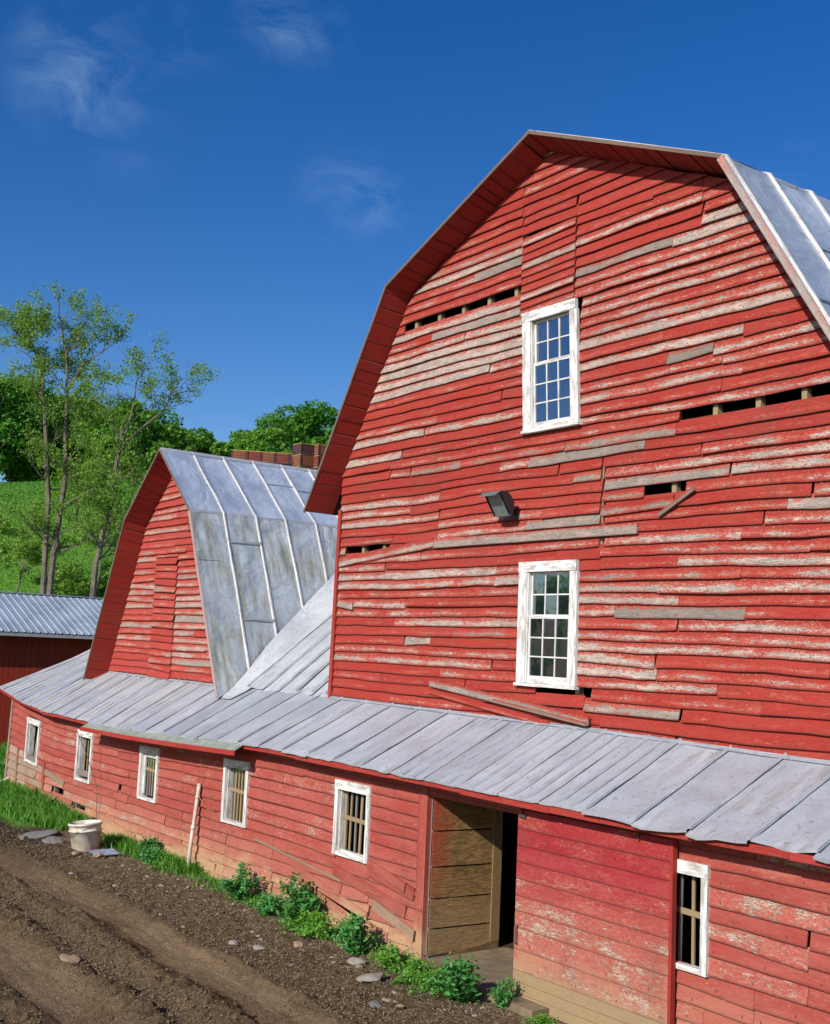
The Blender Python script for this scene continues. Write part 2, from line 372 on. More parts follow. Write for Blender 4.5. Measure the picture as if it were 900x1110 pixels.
M['seam'] = metal_mat('bright_seam_caps', (.62, .60, .57), stain_amt=.3, metallic=.15, rough=.4, rust=.5, stains=(.35, .22, .14))
M['corr'] = metal_mat('ribbed_shed_roof', (.42, .48, .57), stain_amt=.1, metallic=.25, rough=.42)
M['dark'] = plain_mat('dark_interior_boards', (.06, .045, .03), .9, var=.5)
M['shedwall'] = paint_mat('dark_red_vertical_boards', (.34, .028, .012, 1), (.30, .03, .015, 1), peel=-.4)

def glass_mat():
    m, t, p, o = new_mat('old_window_glass'); n = NT(t)
    a = n.attr('bd'); c = n.N.new('ShaderNodeSeparateColor'); n.L.new(a.outputs['Color'], c.inputs[0])
    P = n.pos(); n1 = n.noise(P, 1.6, 3, .5); n2 = n.noise(n.scale(P, 1, 1, .35), 30, 4, .7)
    p.inputs['Base Color'].default_value = (.012, .016, .018, 1); p.inputs['Roughness'].default_value = .03; p.inputs['Specular IOR Level'].default_value = .5
    g = n.N.new('ShaderNodeBsdfGlossy'); g.inputs['Roughness'].default_value = .035; g.inputs['Color'].default_value = (.70, .85, 1, 1)
    df = n.N.new('ShaderNodeBsdfDiffuse'); df.inputs['Color'].default_value = (.34, .33, .30, 1)
    nb = n.N.new('ShaderNodeBump'); nb.inputs['Strength'].default_value = .25; nb.inputs['Distance'].default_value = .02
    n.L.new(n1, nb.inputs['Height']); n.L.new(nb.outputs[0], g.inputs['Normal'])
    mxs = n.N.new('ShaderNodeMixShader'); mxs.inputs[0].default_value = .34; n.L.new(p.outputs[0], mxs.inputs[1]); n.L.new(g.outputs[0], mxs.inputs[2])
    m2 = n.N.new('ShaderNodeMixShader'); n.L.new(n.rng(n2, .55, .8, .0, .12), m2.inputs[0]); n.L.new(mxs.outputs[0], m2.inputs[1]); n.L.new(df.outputs[0], m2.inputs[2])
    n.L.new(m2.outputs[0], o.inputs[0]); return m
M['glass'] = glass_mat()

def leaf_mat(name, c1, c2, trans=.35):
    m, t, p, o = new_mat(name); n = NT(t)
    a = n.attr('bd'); c = n.N.new('ShaderNodeSeparateColor'); n.L.new(a.outputs['Color'], c.inputs[0])
    oi = n.N.new('ShaderNodeObjectInfo')
    f = n.math('ADD', n.math('MULTIPLY', c.outputs[0], .8), n.math('MULTIPLY', oi.outputs['Random'], .3))
    col = n.mix(f, c1, c2)
    n.L.new(col, p.inputs['Base Color']); p.inputs['Roughness'].default_value = .5; p.inputs['Specular IOR Level'].default_value = .3
    tr = n.N.new('ShaderNodeBsdfTranslucent'); n.L.new(n.mix(1.0, col, (1.3, 1.4, .5, 1), 'MULTIPLY'), tr.inputs[0])
    ms = n.N.new('ShaderNodeMixShader'); ms.inputs[0].default_value = trans; n.L.new(p.outputs[0], ms.inputs[1]); n.L.new(tr.outputs[0], ms.inputs[2]); n.L.new(ms.outputs[0], o.inputs[0])
    return m
M['leaf'] = leaf_mat('spring_leaves', (.10, .24, .03, 1), (.21, .42, .06, 1))
M['leafdark'] = leaf_mat('deep_green_leaves', (.055, .18, .022, 1), (.15, .37, .04, 1))
M['leafthin'] = leaf_mat('thin_olive_leaves', (.13, .25, .03, 1), (.24, .38, .06, 1))
M['weed'] = leaf_mat('weed_leaves', (.04, .19, .045, 1), (.13, .36, .09, 1), .25)
M['weedlight'] = leaf_mat('young_weed_leaves', (.09, .26, .03, 1), (.18, .40, .05, 1), .25)
M['grassblade'] = leaf_mat('grass_blades', (.045, .17, .02, 1), (.14, .34, .04, 1), .3)
M['bark'] = plain_mat('grey_bark', (.20, .17, .12), .9, col2=(.08, .068, .05), scale=3, bump=.02)

# ------------------------------------------------------------------ ground
def hill(x, y):
    s = -.9*x + .44*y
    t = np.clip((s - 30)/30, 0, 1); t = t*t*(3 - 2*t)
    return t*(12.3 + .12*np.clip(y - 8, -10, 22) ) + np.clip(s - 62, 0, 60)*.02
def near_h(x, y):
    """dirt yard relief near the barn"""
    xw = x + .25*np.sin(x*.5); yy = y + .12*np.sin(x*.35 + 1) + .05*np.sin(x*1.3)
    h = (fbm(x*1.1, y*1.1, 3) - .45)*.10
    track = np.zeros_like(x)
    for yc, wd, dp in [(-2.72, .33, .07), (-4.55, .36, .07), (-3.65, .16, .025)]:
        track = np.maximum(track, np.exp(-((yy - yc)/wd)**4)*1.0)
        h = h - dp*np.exp(-((yy - yc)/wd)**4)
    for yc in (-2.25, -3.2, -4.05, -5.1): h = h + .055*np.exp(-((yy - yc)/.16)**2)
    cl = fbm(x*7, y*7, 4); cl2 = fbm(x*3.2 + 9, y*9, 3)
    rough = 1 - .85*track
    band = np.clip(1 - np.abs((yy + 3.7)/.75), 0, 1) + .45
    h = h + rough*(np.clip(cl - .42, 0, 1)*.24*band + (cl2 - .45)*.07)
    h = h + (vnoise(x*1.6, yy*17) - .5)*.035*(.35 + .65*rough) + (vnoise(x*2.2 + 5, yy*34) - .5)*.014
    # tyre lugs pressed across the tracks
    lug = np.sin((x*1.0 + yy*.6)*2*math.pi/.16)*.5 + .5
    edge = np.exp(-((np.abs(yy + 3.65) - .72)/.22)**2)
    h = h + edge*lug*.07*np.clip((vnoise(x*1.3, y*2) - .25)*2, 0, 1)
    fade = np.clip((y + 8.5)/1.5, 0, 1)*np.clip((22 + x)/3, 0, 1)*np.clip((7 - x)/2, 0, 1)
    wall = np.clip(-y/.5, 0, 1)
    bank = .22*np.clip((-x - 12.0)/4, 0, 1)*np.clip(1 + (y + .1)/1.6, 0, 1)*np.clip(1.5 - y, 0, 1)
    return (h*wall*.9 + (1 - wall)*.0)*fade + bank
def height(x, y):
    x = np.asarray(x, float); y = np.asarray(y, float)
    return hill(x, y) + near_h(x, y)
def hz(x, y): return float(height(np.array([x]), np.array([y]))[0])
def graded(lo, hi, step, far0, far1, g=1.16):
    a = list(np.arange(lo, hi, step)); d = step
    while a[-1] < far1: d = min(d*g, 12); a.append(a[-1] + d)
    b = [a[0]]; d = step
    while b[-1] > far0: d = min(d*g, 12); b.append(b[-1] - d)
    return np.array(b[::-1][:-1] + a)
gx = graded(-17.5, 2.2, .033, -420, 420); gy = graded(-6.2, .05, .033, -420, 420)
GX, GY = np.meshgrid(gx, gy); GZ = height(GX, GY)
def ground_mat():
    m, t, p, o = new_mat('yard_dirt_and_meadow'); n = NT(t); P = n.pos(); x, y, z = n.sep(P)
    n1 = n.noise(P, .9, 5, .6); n2 = n.noise(P, 9, 5, .65); n3 = n.noise(P, 60, 3, .6)
    yw = n.math('ADD', y, n.math('MULTIPLY', n.math('SINE', n.math('MULTIPLY', x, .35)), .12))
    yw = n.math('ADD', yw, n.math('MULTIPLY', n.math('SUBTRACT', n2, .5), .35))
    def band(c, wd):
        return n.rng(n.math('ABSOLUTE', n.math('SUBTRACT', yw, c)), wd*1.15, wd*.45)
    tr = n.math('MAXIMUM', band(-2.72, .42), band(-4.6, .42)); tr = n.math('MAXIMUM', tr, n.math('MULTIPLY', band(-3.6, .25), .25))
    tr = n.math('MULTIPLY', tr, n.rng(n1, .30, .55, .35, 1))
    mud = n.mix(n.rng(n2, .35, .68), (.105, .066, .030, 1), (.27, .180, .092, 1))
    n4 = n.noise(P, 26, 5, .75); mud = n.mix(n.rng(n4, .38, .55, .75, 0), mud, (.022, .014, .008, 1)); mud = n.mix(n.rng(n3, .60, .70, 0, .6), mud, (.23, .19, .14, 1))
    n5 = n.noise(n.scale(P, .35, 1, 1), 22, 5, .7)
    trk = n.mix(n.rng(n2, .3, .7), (.235, .155, .080, 1), (.34, .232, .126, 1))
    trk = n.mix(n.rng(n5, .5, .7, 0, .6), trk, (.10, .068, .038, 1))
    dirt = n.mix(tr, mud, trk)
    tree_shade = n.math('MULTIPLY', n.rng(x, -9.5, -12.5), n.math('MULTIPLY', n.rng(y, -.9, -1.3), n.rng(y, -2.7, -2.1)))  # shadow of an off-frame tree, painted dark into the dirt colour
    dirt = n.mix(n.math('MULTIPLY', tree_shade, .75), dirt, (.014, .011, .008, 1))
    dry = n.math('MULTIPLY', n.rng(yw, -1.0, -.4, 0, .55), n.rng(n1, .4, .6)); dirt = n.mix(dry, dirt, (.24, .18, .115, 1))
    g1 = n.noise(P, .25, 5, .65); g2 = n.noise(P, 3.5, 5, .7)
    gr = n.mix(n.rng(g1, .3, .7), (.07, .20, .018, 1), (.17, .33, .04, 1)); gr = n.mix(n.rng(g2, .35, .75, 0, .4), gr, (.06, .17, .015, 1))
    far = n.rng(n.math('ADD', n.math('ADD', n.math('MULTIPLY', x, -1.), n.math('MULTIPLY', n1, 3)), n.math('MULTIPLY', y, .0)), 20, 22)
    far = n.math('MULTIPLY', far, n.rng(y, -12, -8))
    near = n.rng(n.math('ADD', y, n.math('MULTIPLY', n1, 1.5)), 1.2, 1.6); g = n.math('MAXIMUM', far, near)
    lft = n.math('MULTIPLY', n.rng(n.math('ADD', x, n.math('MULTIPLY', n1, 1.5)), -12.6, -13.2), n.rng(n.math('ADD', y, n.math('MULTIPLY', n1, .8)), -1.1, -.8)); g = n.math('MAXIMUM', g, lft)
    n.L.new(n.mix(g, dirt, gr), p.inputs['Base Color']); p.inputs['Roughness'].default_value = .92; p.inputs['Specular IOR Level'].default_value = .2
    hh = n.math('ADD', n.math('ADD', n.math('MULTIPLY', n2, .6), n.math('MULTIPLY', n4, .8)), n.math('MULTIPLY', n3, .35)); n.bump(hh, 1.0, .07, p)
    return m
ny, nx = GX.shape
me = bpy.data.meshes.new('ground'); me.vertices.add(nx*ny); me.vertices.foreach_set('co', np.stack([GX, GY, GZ], -1).astype('f').ravel())
i0 = (np.arange(ny - 1)[:, None]*nx + np.arange(nx - 1)[None, :]).ravel(); fc = np.stack([i0, i0 + 1, i0 + nx + 1, i0 + nx], 1).astype('i')
me.loops.add(fc.size); me.loops.foreach_set('vertex_index', fc.ravel()); me.polygons.add(len(fc)); me.polygons.foreach_set('loop_start', np.arange(0, fc.size, 4, dtype='i')); me.polygons.foreach_set('loop_total', np.full(len(fc), 4, 'i'))
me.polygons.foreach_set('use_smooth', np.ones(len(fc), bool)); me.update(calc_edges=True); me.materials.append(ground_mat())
go = bpy.data.objects.new('ground', me); COL.objects.link(go); tag(go, 'rutted brown dirt yard rising to a green meadow hill', 'ground', kind='structure')

# ------------------------------------------------------------------ lap siding
def interp(tab, x):
    xs = [a for a, b in tab]; ys = [b for a, b in tab]; return float(np.interp(x, xs, ys))
def board(mb, xa_b, xb_b, xa_t, xb_t, zb, zt, Y, warp, col, lift=0., tilt=0., front=.034, back=.008, seg=.4, ragged=.004, seed=0, th=.02):
    n = max(2, int((xb_b - xa_b)/seg) + 1); rows = []
    off = random.random()*50
    for i in range(n + 1):
        t = i/n; xb = xa_b + (xb_b - xa_b)*t; xt = xa_t + (xb_t - xa_t)*t; xm = (xb + xt)/2
        wv = warp(xm, (zb + zt)/2); dz = tilt*(t - .5)
        rg = (random.random() - .5)*2*ragged
        yb = Y - front - lift*(1 + .5*math.sin(t*5 + off)) ; yt = Y - back
        rows.append([Vector((xb, yb, zb + wv + dz + rg)), Vector((xt, yt, zt + wv + dz)), Vector((xt, yt + th*.7, zt + wv + dz)), Vector((xb, yb + th, zb + wv + dz + rg))])
    b = len(mb.v)
    for r in rows: mb.v.extend(r)
    L = xb_b - xa_b
    for i in range(n):
        a = b + i*4; c = a + 4; u0 = off + L*i/n; u1 = off + L*(i + 1)/n
        mb.face([a, c, c + 1, a + 1], [(u0, 0), (u1, 0), (u1, 1), (u0, 1)], col)
        mb.face([a + 1, c + 1, c + 2, a + 2], [(u0, 1), (u1, 1), (u1, 1), (u0, 1)], col)
        mb.face([a + 3, c + 3, c, a], [(u0, 0), (u1, 0), (u1, 0), (u0, 0)], col)
        mb.face([a + 2, c + 2, c + 3, a + 3], [(u0, 1), (u1, 1), (u1, 0), (u0, 0)], col)
    e = b + n*4
    mb.face([b, b + 1, b + 2, b + 3], [(off, 0), (off, 1), (off, 1), (off, 0)], col); mb.face([e + 3, e + 2, e + 1, e], [(off, 0), (off, 1), (off, 1), (off, 0)], col)
def siding(mb, z0, z1, h, xlo, xhi, Y, holes=(), warp=lambda x, z: 0., wear=lambda x, z: .4, grey=lambda x, z: 0., stud=.6, lens=(1.2, 3.8), gapv=.006,
           breaks=(), liftp=.12, tiltp=.15, jit=.006, lap=1.16, ragged=.004, front=.034):
    k = 0; z = z0
    while z < z1 - .02:
        zb = z; zt = min(z + h*lap, z1 + .02); zm = z + h*.5
        lo, hi = xlo(zm), xhi(zm)
        iv = [(lo, hi)]
        for (hx0, hx1, hz0, hz1) in holes:
            if hz0 < zm < hz1:
                nv = []
                for a, b in iv:
                    if hx1 <= a or hx0 >= b: nv.append((a, b)); continue
                    if hx0 > a: nv.append((a, hx0))
                    if hx1 < b: nv.append((hx1, b))
                iv = nv
        for a, b in iv:
            cuts = [a]
            while b - cuts[-1] > lens[1]*.75:
                c = cuts[-1] + random.uniform(*lens); c = round(c/stud)*stud + random.uniform(-.012, .012)
                for bk, z_0, z_1 in breaks:
                    if z_0 < zm < z_1 and cuts[-1] + .5 < bk < c + .5: c = bk + random.uniform(-.01, .01); break
                if c > b - .45: break
                if c <= cuts[-1] + .3: c = cuts[-1] + .6
                cuts.append(c)
            cuts.append(b)
            for bk, z_0, z_1 in breaks:
                if z_0 < zm < z_1 and a + .2 < bk < b - .2 and min(abs(bk - q) for q in cuts) > .25: cuts.append(bk)
            cuts.sort()
            for i in range(len(cuts) - 1):
                xa, xb = cuts[i], cuts[i + 1]
                if xb - xa < .03: continue
                fl, fr = (i == 0 and abs(a - lo) < 1e-6), (i == len(cuts) - 2 and abs(b - hi) < 1e-6)
                g = gapv*random.uniform(.3, 1.6) if random.random() > .14 else random.uniform(.03, .075)
                xm = (xa + xb)/2
                col = (random.random(), max(0, min(1, wear(xm, zm) + random.uniform(-.32, .32))), grey(xm, zm))
                board(mb, xlo(zb) if fl else xa + g/2, xhi(zb) if fr else xb - g/2, xlo(zt) if fl else xa + g/2, xhi(zt) if fr else xb - g/2,
                      zb + random.uniform(-jit, jit), zt, Y, warp, col,
                      lift=random.uniform(.004, .022) if random.random() < liftp else 0, tilt=random.uniform(-.045, .045) if random.random() < tiltp else random.uniform(-.006, .006), ragged=ragged, front=front)
        z += h; k += 1
def plank(mb, p0, p1, wdt, Y, th=.022, col=None, yoff=0., taper=1.):
    """loose board lying on the face of a wall, from (x,z) p0 to p1"""
    a = Vector((p0[0], Y, p0[1])); b = Vector((p1[0], Y + yoff, p1[1])); d = (b - a).normalized(); n_ = Vector((-d.z, 0, d.x)); L = (b - a).length
    n = max(2, int(L/.3)); rows = []; off = random.random()*40; col = col or (random.random(), .5, .3)
    for i in range(n + 1):
        t = i/n; c = a.lerp(b, t); hw = wdt/2*(1 + (taper - 1)*t)*(1 + random.uniform(-.04, .04))
        rows.append([c - n_*hw, c + n_*hw, c + n_*hw + Vector((0, th, 0)), c - n_*hw + Vector((0, th, 0))])
    s = len(mb.v)
    for r in rows: mb.v.extend(r)
    for i in range(n):
        q = s + i*4; c = q + 4; u0 = off + L*i/n; u1 = off + L*(i + 1)/n
        mb.face([q, c, c + 1, q + 1], [(u0, 0), (u1, 0), (u1, 1), (u0, 1)], col); mb.face([q + 1, c + 1, c + 2, q + 2], [(u0, 1), (u1, 1), (u1, .9), (u0, .9)], col)
        mb.face([q + 3, c + 3, c, q], [(u0, .1), (u1, .1), (u1, 0), (u0, 0)], col); mb.face([q + 2, c + 2, c + 3, q + 3], [(u0, 1), (u1, 1), (u1, 0), (u0, 0)], col)
    e = s + n*4
    mb.face([s, s + 1, s + 2, s + 3], [(off, 0), (off, 1), (off, 1), (off, 0)], col); mb.face([e + 3, e + 2, e + 1, e], [(off, 0), (off, 1), (off, 1), (off, 0)], col)

# ------------------------------------------------------------------ roofs of gambrel section running along Y
def gambrel(root, prof, y0, y1, yg, seams, mats, under, cross=(), seam_h=.03, deck_step=.27, y_deck=None):
    """prof: outer (x,z) points eave..knee..apex..knee..eave"""
    sheets = {}; sm = MB()
    yy = sorted([y0] + [s for s in seams if y0 < s < y1] + [y1])
    for si in range(4):
        (xa, za), (xb, zb) = prof[si], prof[si + 1]
        if si >= 2: (xa, za), (xb, zb) = (xb, zb), (xa, za)      # a is always the lower point
        dx, dz = xb - xa, zb - za; L = math.hypot(dx, dz); nrm = Vector((-dz/L, 0, dx/L)) if si < 2 else Vector((-dz/L, 0, dx/L))
        if nrm.z < 0: nrm = -nrm
        key = mats[si]; mb = sheets.setdefault(key, MB())
        for j in range(len(yy) - 1):
            ya, yb = yy[j], yy[j + 1]; col = (random.random(), 0, 0)
            nu = 6; nv = max(4, int(L/.35)); P = []; UV = []
            cuts = [c for (q, c, s_) in cross if s_ == si and abs(q - j) < .1]
            for iv in range(nv + 1):
                t = iv/nv; row = []; ruv = []
                for iu in range(nu + 1):
                    s_ = iu/nu; d = .012*(vn(ya*3 + s_*2.3 + 7*si, t*L*2.2 + j*5) - .5)*math.sin(math.pi*s_)*2
                    lip = .012 if iu == 0 else 0
                    pos = Vector((xa + dx*t, ya + (yb - ya)*s_, za + dz*t)) + nrm*(d + lip)
                    row.append(pos); ruv.append((ya + (yb - ya)*s_, t*L))
                P.append(row); UV.append(ruv)
            mb.grid(P, UV, col)
            for c in cuts:
                a = Vector((xa + dx*c, ya + .01, za + dz*c)) + nrm*.012; b = Vector((xa + dx*(c + random.uniform(-.02, .02)), yb - .01, za + dz*(c + random.uniform(-.02, .02)))) + nrm*.012
                mb.bar(a, b, .03, .012, up=nrm, col=(.9, 0, 0))
    for k, mb in sheets.items():
        mb.build('roof_sheets', M[k], root, smooth=False)
    for sgn in (0, 1):
        q = prof[:3] if sgn == 0 else prof[:1:-1]
        ns = []
        for i in range(2):
            v_ = Vector((q[i + 1][0] - q[i][0], 0, q[i + 1][1] - q[i][1])); w_ = Vector((-v_.z, 0, v_.x)).normalized(); ns.append(w_ if w_.z > 0 else -w_)
        for s_ in yy[1:-1]:
            pts = []; ups = []; wob = random.random()*30
            for i in range(2):
                for k in range(9 if i else 8):
                    t = k/8; pts.append(Vector((q[i][0] + (q[i + 1][0] - q[i][0])*t, s_ + .03*(vn(wob + (k + 8*i)*.35) - .5), q[i][1] + (q[i + 1][1] - q[i][1])*t))); ups.append((ns[0] + ns[1]).normalized() if (i == 1 and k == 0) else ns[i])
            sm = MB(); sm.strip(pts, .05, seam_h, ups, (0, 1, 0), col=(random.random()*.5, 0, 0)); sm.build('roof_seam', M['seam'], root)
    # knee and ridge caps
    for i in (1, 2, 3):
        cp = MB(); x, z = prof[i]; n = int((y1 - y0)/.7)
        for k in range(n):
            ya = y0 + (y1 - y0)*k/n; yb = y0 + (y1 - y0)*(k + 1)/n + .02
            if i == 2:
                dl = (prof[1][0] - x, prof[1][1] - z); dr = (prof[3][0] - x, prof[3][1] - z)
                for d in (dl, dr):
                    l = math.hypot(*d); ex, ez = x + d[0]/l*.11, z + d[1]/l*.11
                    up = .022 + .006*random.random()
                    cp.hexa([(x, ya, z + up), (ex, ya, ez + up), (ex, ya, ez + .004), (x, ya, z + .004), (x, yb, z + up), (ex, yb, ez + up), (ex, yb, ez + .004), (x, yb, z + .004)])
            else:
                nx_ = .012 if i == 3 else -.012
                cp.hexa([(x - nx_, ya, z + .02), (x + nx_*1.6, ya, z - .035), (x + nx_*.2, ya, z - .04), (x - nx_, ya, z + .004), (x - nx_, yb, z + .02), (x + nx_*1.6, yb, z - .035), (x + nx_*.2, yb, z - .04), (x - nx_, yb, z + .004)])
        cp.build('ridge_cap' if i == 2 else 'knee_cap', M['metal'], root)
    # decking seen from below in the overhang (planks run along Y), sloping in from the roof edge to the wall
    dk = MB(); off0, off1 = .035, under
    ap = prof[2]
    def inner(p, o, i):
        # offset of profile point inward
        if i == 2: return (p[0], p[1] - o*1.25)
        sgn = -1 if i > 2 else 1
        if i in (1, 3): return (p[0] + sgn*o*.72, p[1] - o*.62)
        return (p[0] + sgn*o*.95, p[1] - o*.1)
    for i in range(4):
        A0, B0 = inner(prof[i], off0, i), inner(prof[i + 1], off0, i + 1); A1, B1 = inner(prof[i], off1, i), inner(prof[i + 1], off1, i + 1)
        L = math.dist(prof[i], prof[i + 1]); t = 0
        while t < 1:
            st = random.uniform(.6, 1.3)*deck_step/L; t2 = min(1, t + st)
            if 1 - t2 < .4*st: t2 = 1
            g = random.uniform(.006, .014)/L
            def pt(A, B, q, y, o=0): return Vector((A[0] + (B[0] - A[0])*q, y, A[1] + (B[1] - A[1])*q + o))
            col = (random.random(), .2, 0); jj = random.uniform(-.016, .006)
            a, b = t + g, t2 - g; y0b = y0 + .012; y1b = yg + .05
            P = [pt(A0, B0, a, y0b, jj), pt(A0, B0, b, y0b, jj), pt(A0, B0, b, y0b, jj + .02), pt(A0, B0, a, y0b, jj + .02),
                 pt(A1, B1, a, y1b, jj), pt(A1, B1, b, y1b, jj), pt(A1, B1, b, y1b, jj + .02), pt(A1, B1, a, y1b, jj + .02)]
            dk.hexa(P, col); t = t2
    dk.build('soffit', M['deck'], root)
    # inner roof lining so that the loft is dark, and the back gable
    inn = MB(); pi = [inner(p, .10, i) for i, p in enumerate(prof)]; pj = [inner(p, .13, i) for i, p in enumerate(prof)]
    for i in range(4):
        inn.hexa([(pi[i][0], yg + .09, pi[i][1]), (pi[i + 1][0], yg + .09, pi[i + 1][1]), (pj[i + 1][0], yg + .09, pj[i + 1][1]), (pj[i][0], yg + .09, pj[i][1]),
                  (pi[i][0], y1 - .1, pi[i][1]), (pi[i + 1][0], y1 - .1, pi[i + 1][1]), (pj[i + 1][0], y1 - .1, pj[i + 1][1]), (pj[i][0], y1 - .1, pj[i][1])])
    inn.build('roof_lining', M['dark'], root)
    # rake edge
    for i in range(4):
        rk = MB(); a, b = prof[i], prof[i + 1]; n = 5
        for k in range(n):
            p = [(a[0] + (b[0] - a[0])*q, a[1] + (b[1] - a[1])*q) for q in (k/n, (k + 1)/n)]
            ww = random.uniform(-.003, .003)
            av = Vector((p[0][0], y0 - .012 + ww, p[0][1] - .012)); bv = Vector((p[1][0], y0 - .012 + ww, p[1][1] - .012))
            d = (bv - av).normalized(); nn = Vector((-d.z, 0, d.x)); nn = nn if nn.z > 0 else -nn
            hw = .026 if i != 3 else .062
            rk.hexa([av - nn*hw, bv - nn*hw, bv + nn*.018, av + nn*.018, av - nn*hw + Vector((0, .024, 0)), bv - nn*hw + Vector((0, .024, 0)), bv + nn*.018 + Vector((0, .024, 0)), av + nn*.018 + Vector((0, .024, 0))], (random.random(), .6, .2 if i == 3 else .55))
        rk.build('rake_trim', M['rake'] if i == 3 else M['rakedark'], root)

G = 1.178
# ================================================================== TALL BARN
XM = -.974; HB = 5.57; HA = 3.38; ZB, ZK, ZA = 6.273, 9.80, 11.239
tall = empty('barn', (XM, G, 0), 'tall red gambrel barn with peeling clapboards and two white windows', 'barn')
profT = [(XM - HB, ZB), (XM - HA, ZK), (XM, ZA), (XM + HA, ZK), (XM + HB, ZB)]
gambrel(tall, profT, G - .436, 17.0, G, [.83 + .80*k for k in range(21)], ['metal3', 'metal3', 'metal3', 'metal3'], .17, cross=[(1, .45, 3), (2, .7, 3)], seam_h=.035)
XW = -5.998; HW = XM - XW
def gx_half(z):
    kz = ZK - .14
    if z <= kz:
        t = max(0, (z - ZB)/(kz - ZB)); return min(HW, (HB - .16) + ((HA - .13) - (HB - .16))*t) if z > ZB else HW
    t = (z - kz)/((ZA - .16) - kz); return (HA - .13)*(1 - t)
def wt_warp(x, z):
    return .03*(vn(x*.35 + 3, z*.6) - .5) + .022*(vn(x*1.1, z*1.5 + 9) - .5) + (.05*(vn(x*.5 + 40, z*1.1) - .5) if 4.9 < z < 7.3 else 0) \
        - .05*(x + 6)/9.5*max(0, min(1, (3.6 - z)/.5))
def wt_wear(x, z):
    b = .43 + .42*(vn(x*.55 + 11, z*1.2) - .5) + .5*(vn(x*.3, z*3.1 + 4) - .5)
    if z < 3.7: b -= .18
    if z > 9.6: b -= .12
    if -3.4 < x < -1.5 and 9.3 < z < 10.3: b += .08
    if .9 < x < 2.6 and 8.9 < z < 10.4: b += .08
    return b
GREYS = [(-4.0, -.2, 6.82, .5), (-1.2, .95, 6.70, .55), (-.5, 1.45, 6.75, .45), (-.30, 1.34, 9.17, .6), (1.27, 2.0, 7.62, .8), (.3, 2.3, 6.27, .45), (.5, 2.5, 4.6, .7), (-2.6, -1.5, 9.6, .6),
         (-3.6, -1.5, 8.88, .35), (1.0, 1.8, 9.85, .5), (-5.9, -3.3, 4.1, .25), (1.2, 3.6, 4.0, .25), (.0, 1.6, 3.46, .4), (.3, 1.2, 6.12, .5)]
def wt_grey(x, z):
    for a_, b_, c_, g_ in GREYS:
        if a_ < x < b_ and abs(z - c_) < .076: return g_
    if random.random() < .035: return random.uniform(.2, .5)
    return random.uniform(0, .08)
Hs = [(-1.33, -.26, 7.08, 8.76), (-1.24, -.18, 3.58, 5.22),            # windows
      (-1.50, -.38, 8.76, 9.92),                                           # boarded-up panel
      (-4.35, -1.52, 9.02, 9.17), (1.50, 4.3, 6.82, 6.97), (-5.80, -4.5, 5.57, 5.72),
      (.95, 1.62, 5.98, 6.10), (-.9, .13, 3.44, 3.58), (.20, .29, 5.72, 5.92), (.20, .28, 6.28, 6.45), (.21, .29, 5.35, 5.5)]
sd = MB()
siding(sd, 3.02, ZA - .16, .1480, lambda z: XM - gx_half(z), lambda z: XM + gx_half(z), G, holes=Hs, warp=wt_warp, wear=wt_wear, grey=wt_grey, stud=.305,
       breaks=[(-1.5, 9.0, 10.7), (-.39, 8.9, 10.2), (.235, 5.1, 6.6), (-3.22, 5.6, 6.5), (1.8, 9.2, 9.9)] + [(q_, c_ - .076, c_ + .076) for a_, b_, c_, g_ in GREYS for q_ in (a_, b_)], liftp=.16, tiltp=.22, jit=.009, lens=(1.2, 4.3), ragged=.0085, front=.041)
siding(sd, 8.78, 9.92, .115, lambda z: -1.485, lambda z: -.40, G - .012, warp=lambda x, z: .04*(x + .9), wear=lambda x, z: .45, grey=lambda x, z: .25 if 9.4 < z < 9.6 else 0, lens=(3, 4), front=.036)
# loose, tilted and patched boards
def lp(a, b, wd, y=G - .058, **k): plank(sd, a, b, wd, y, th=.03, **k)
lp((-5.9, 5.72), (-4.4, 5.74), .11, y=G - .045, col=(.5, .4, .1)); lp((-5.93, 5.40), (-3.30, 5.62), .15, col=(.3, .62, .12)); lp((-3.28, 5.60), (.88, 5.60), .135, y=G - .066, col=(.1, .95, .28))
lp((-3.22, 3.52), (.16, 3.20), .115, y=G - .075, col=(.5, .6, .35), yoff=-.03); lp((-1.9, 3.36), (.14, 3.16), .05, y=G - .085, col=(.8, .2, .9), yoff=-.04)
lp((-3.25, 3.40), (-.6, 3.10), .09, y=G - .07, col=(.4, .3, .1)); 
lp((1.24, 5.74), (1.78, 6.02), .055, y=G - .085, col=(.7, .1, 1.))
lp((-5.9, 4.72), (-5.45, 4.66), .13, y=G - .06, col=(.2, 1, .2)); lp((.24, 5.86), (1.45, 5.90), .14, y=G - .055, col=(.9, .3, .5))
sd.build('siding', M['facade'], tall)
# framing behind the clapboards, visible in the gaps
fr = MB(); x = XM - HW + .08
while x < XM + HW - .05:
    top = 11.0
    for zt in np.arange(11.0, 3.0, -.1):
        if gx_half(zt) > abs(x - XM) + .05: top = zt; break
    if not (-1.3 < x < -.35):
        fr = MB(); fr.box((x - .035, G + .012, 3.02), (x + .035, G + .10, top)); fr.build('stud', M['tan'], tall)
    x += .61
for a_, b_ in (((-1.50, G + .012, 3.02), (-1.43, G + .10, 10.2)), ((-.20, G + .012, 3.02), (-.13, G + .10, 10.0))):
    fr = MB(); fr.box(a_, b_); fr.build('stud', M['tan'], tall)
for a_, b_ in (((XW + .05, G + .105, 6.78), (3.95, G + .16, 6.92)), ((-4.3, G + .105, 9.0), (2.2, G + .16, 9.06))):
    fr = MB(); fr.box(a_, b_); fr.build('rail', M['dark'], tall)
cb = MB()
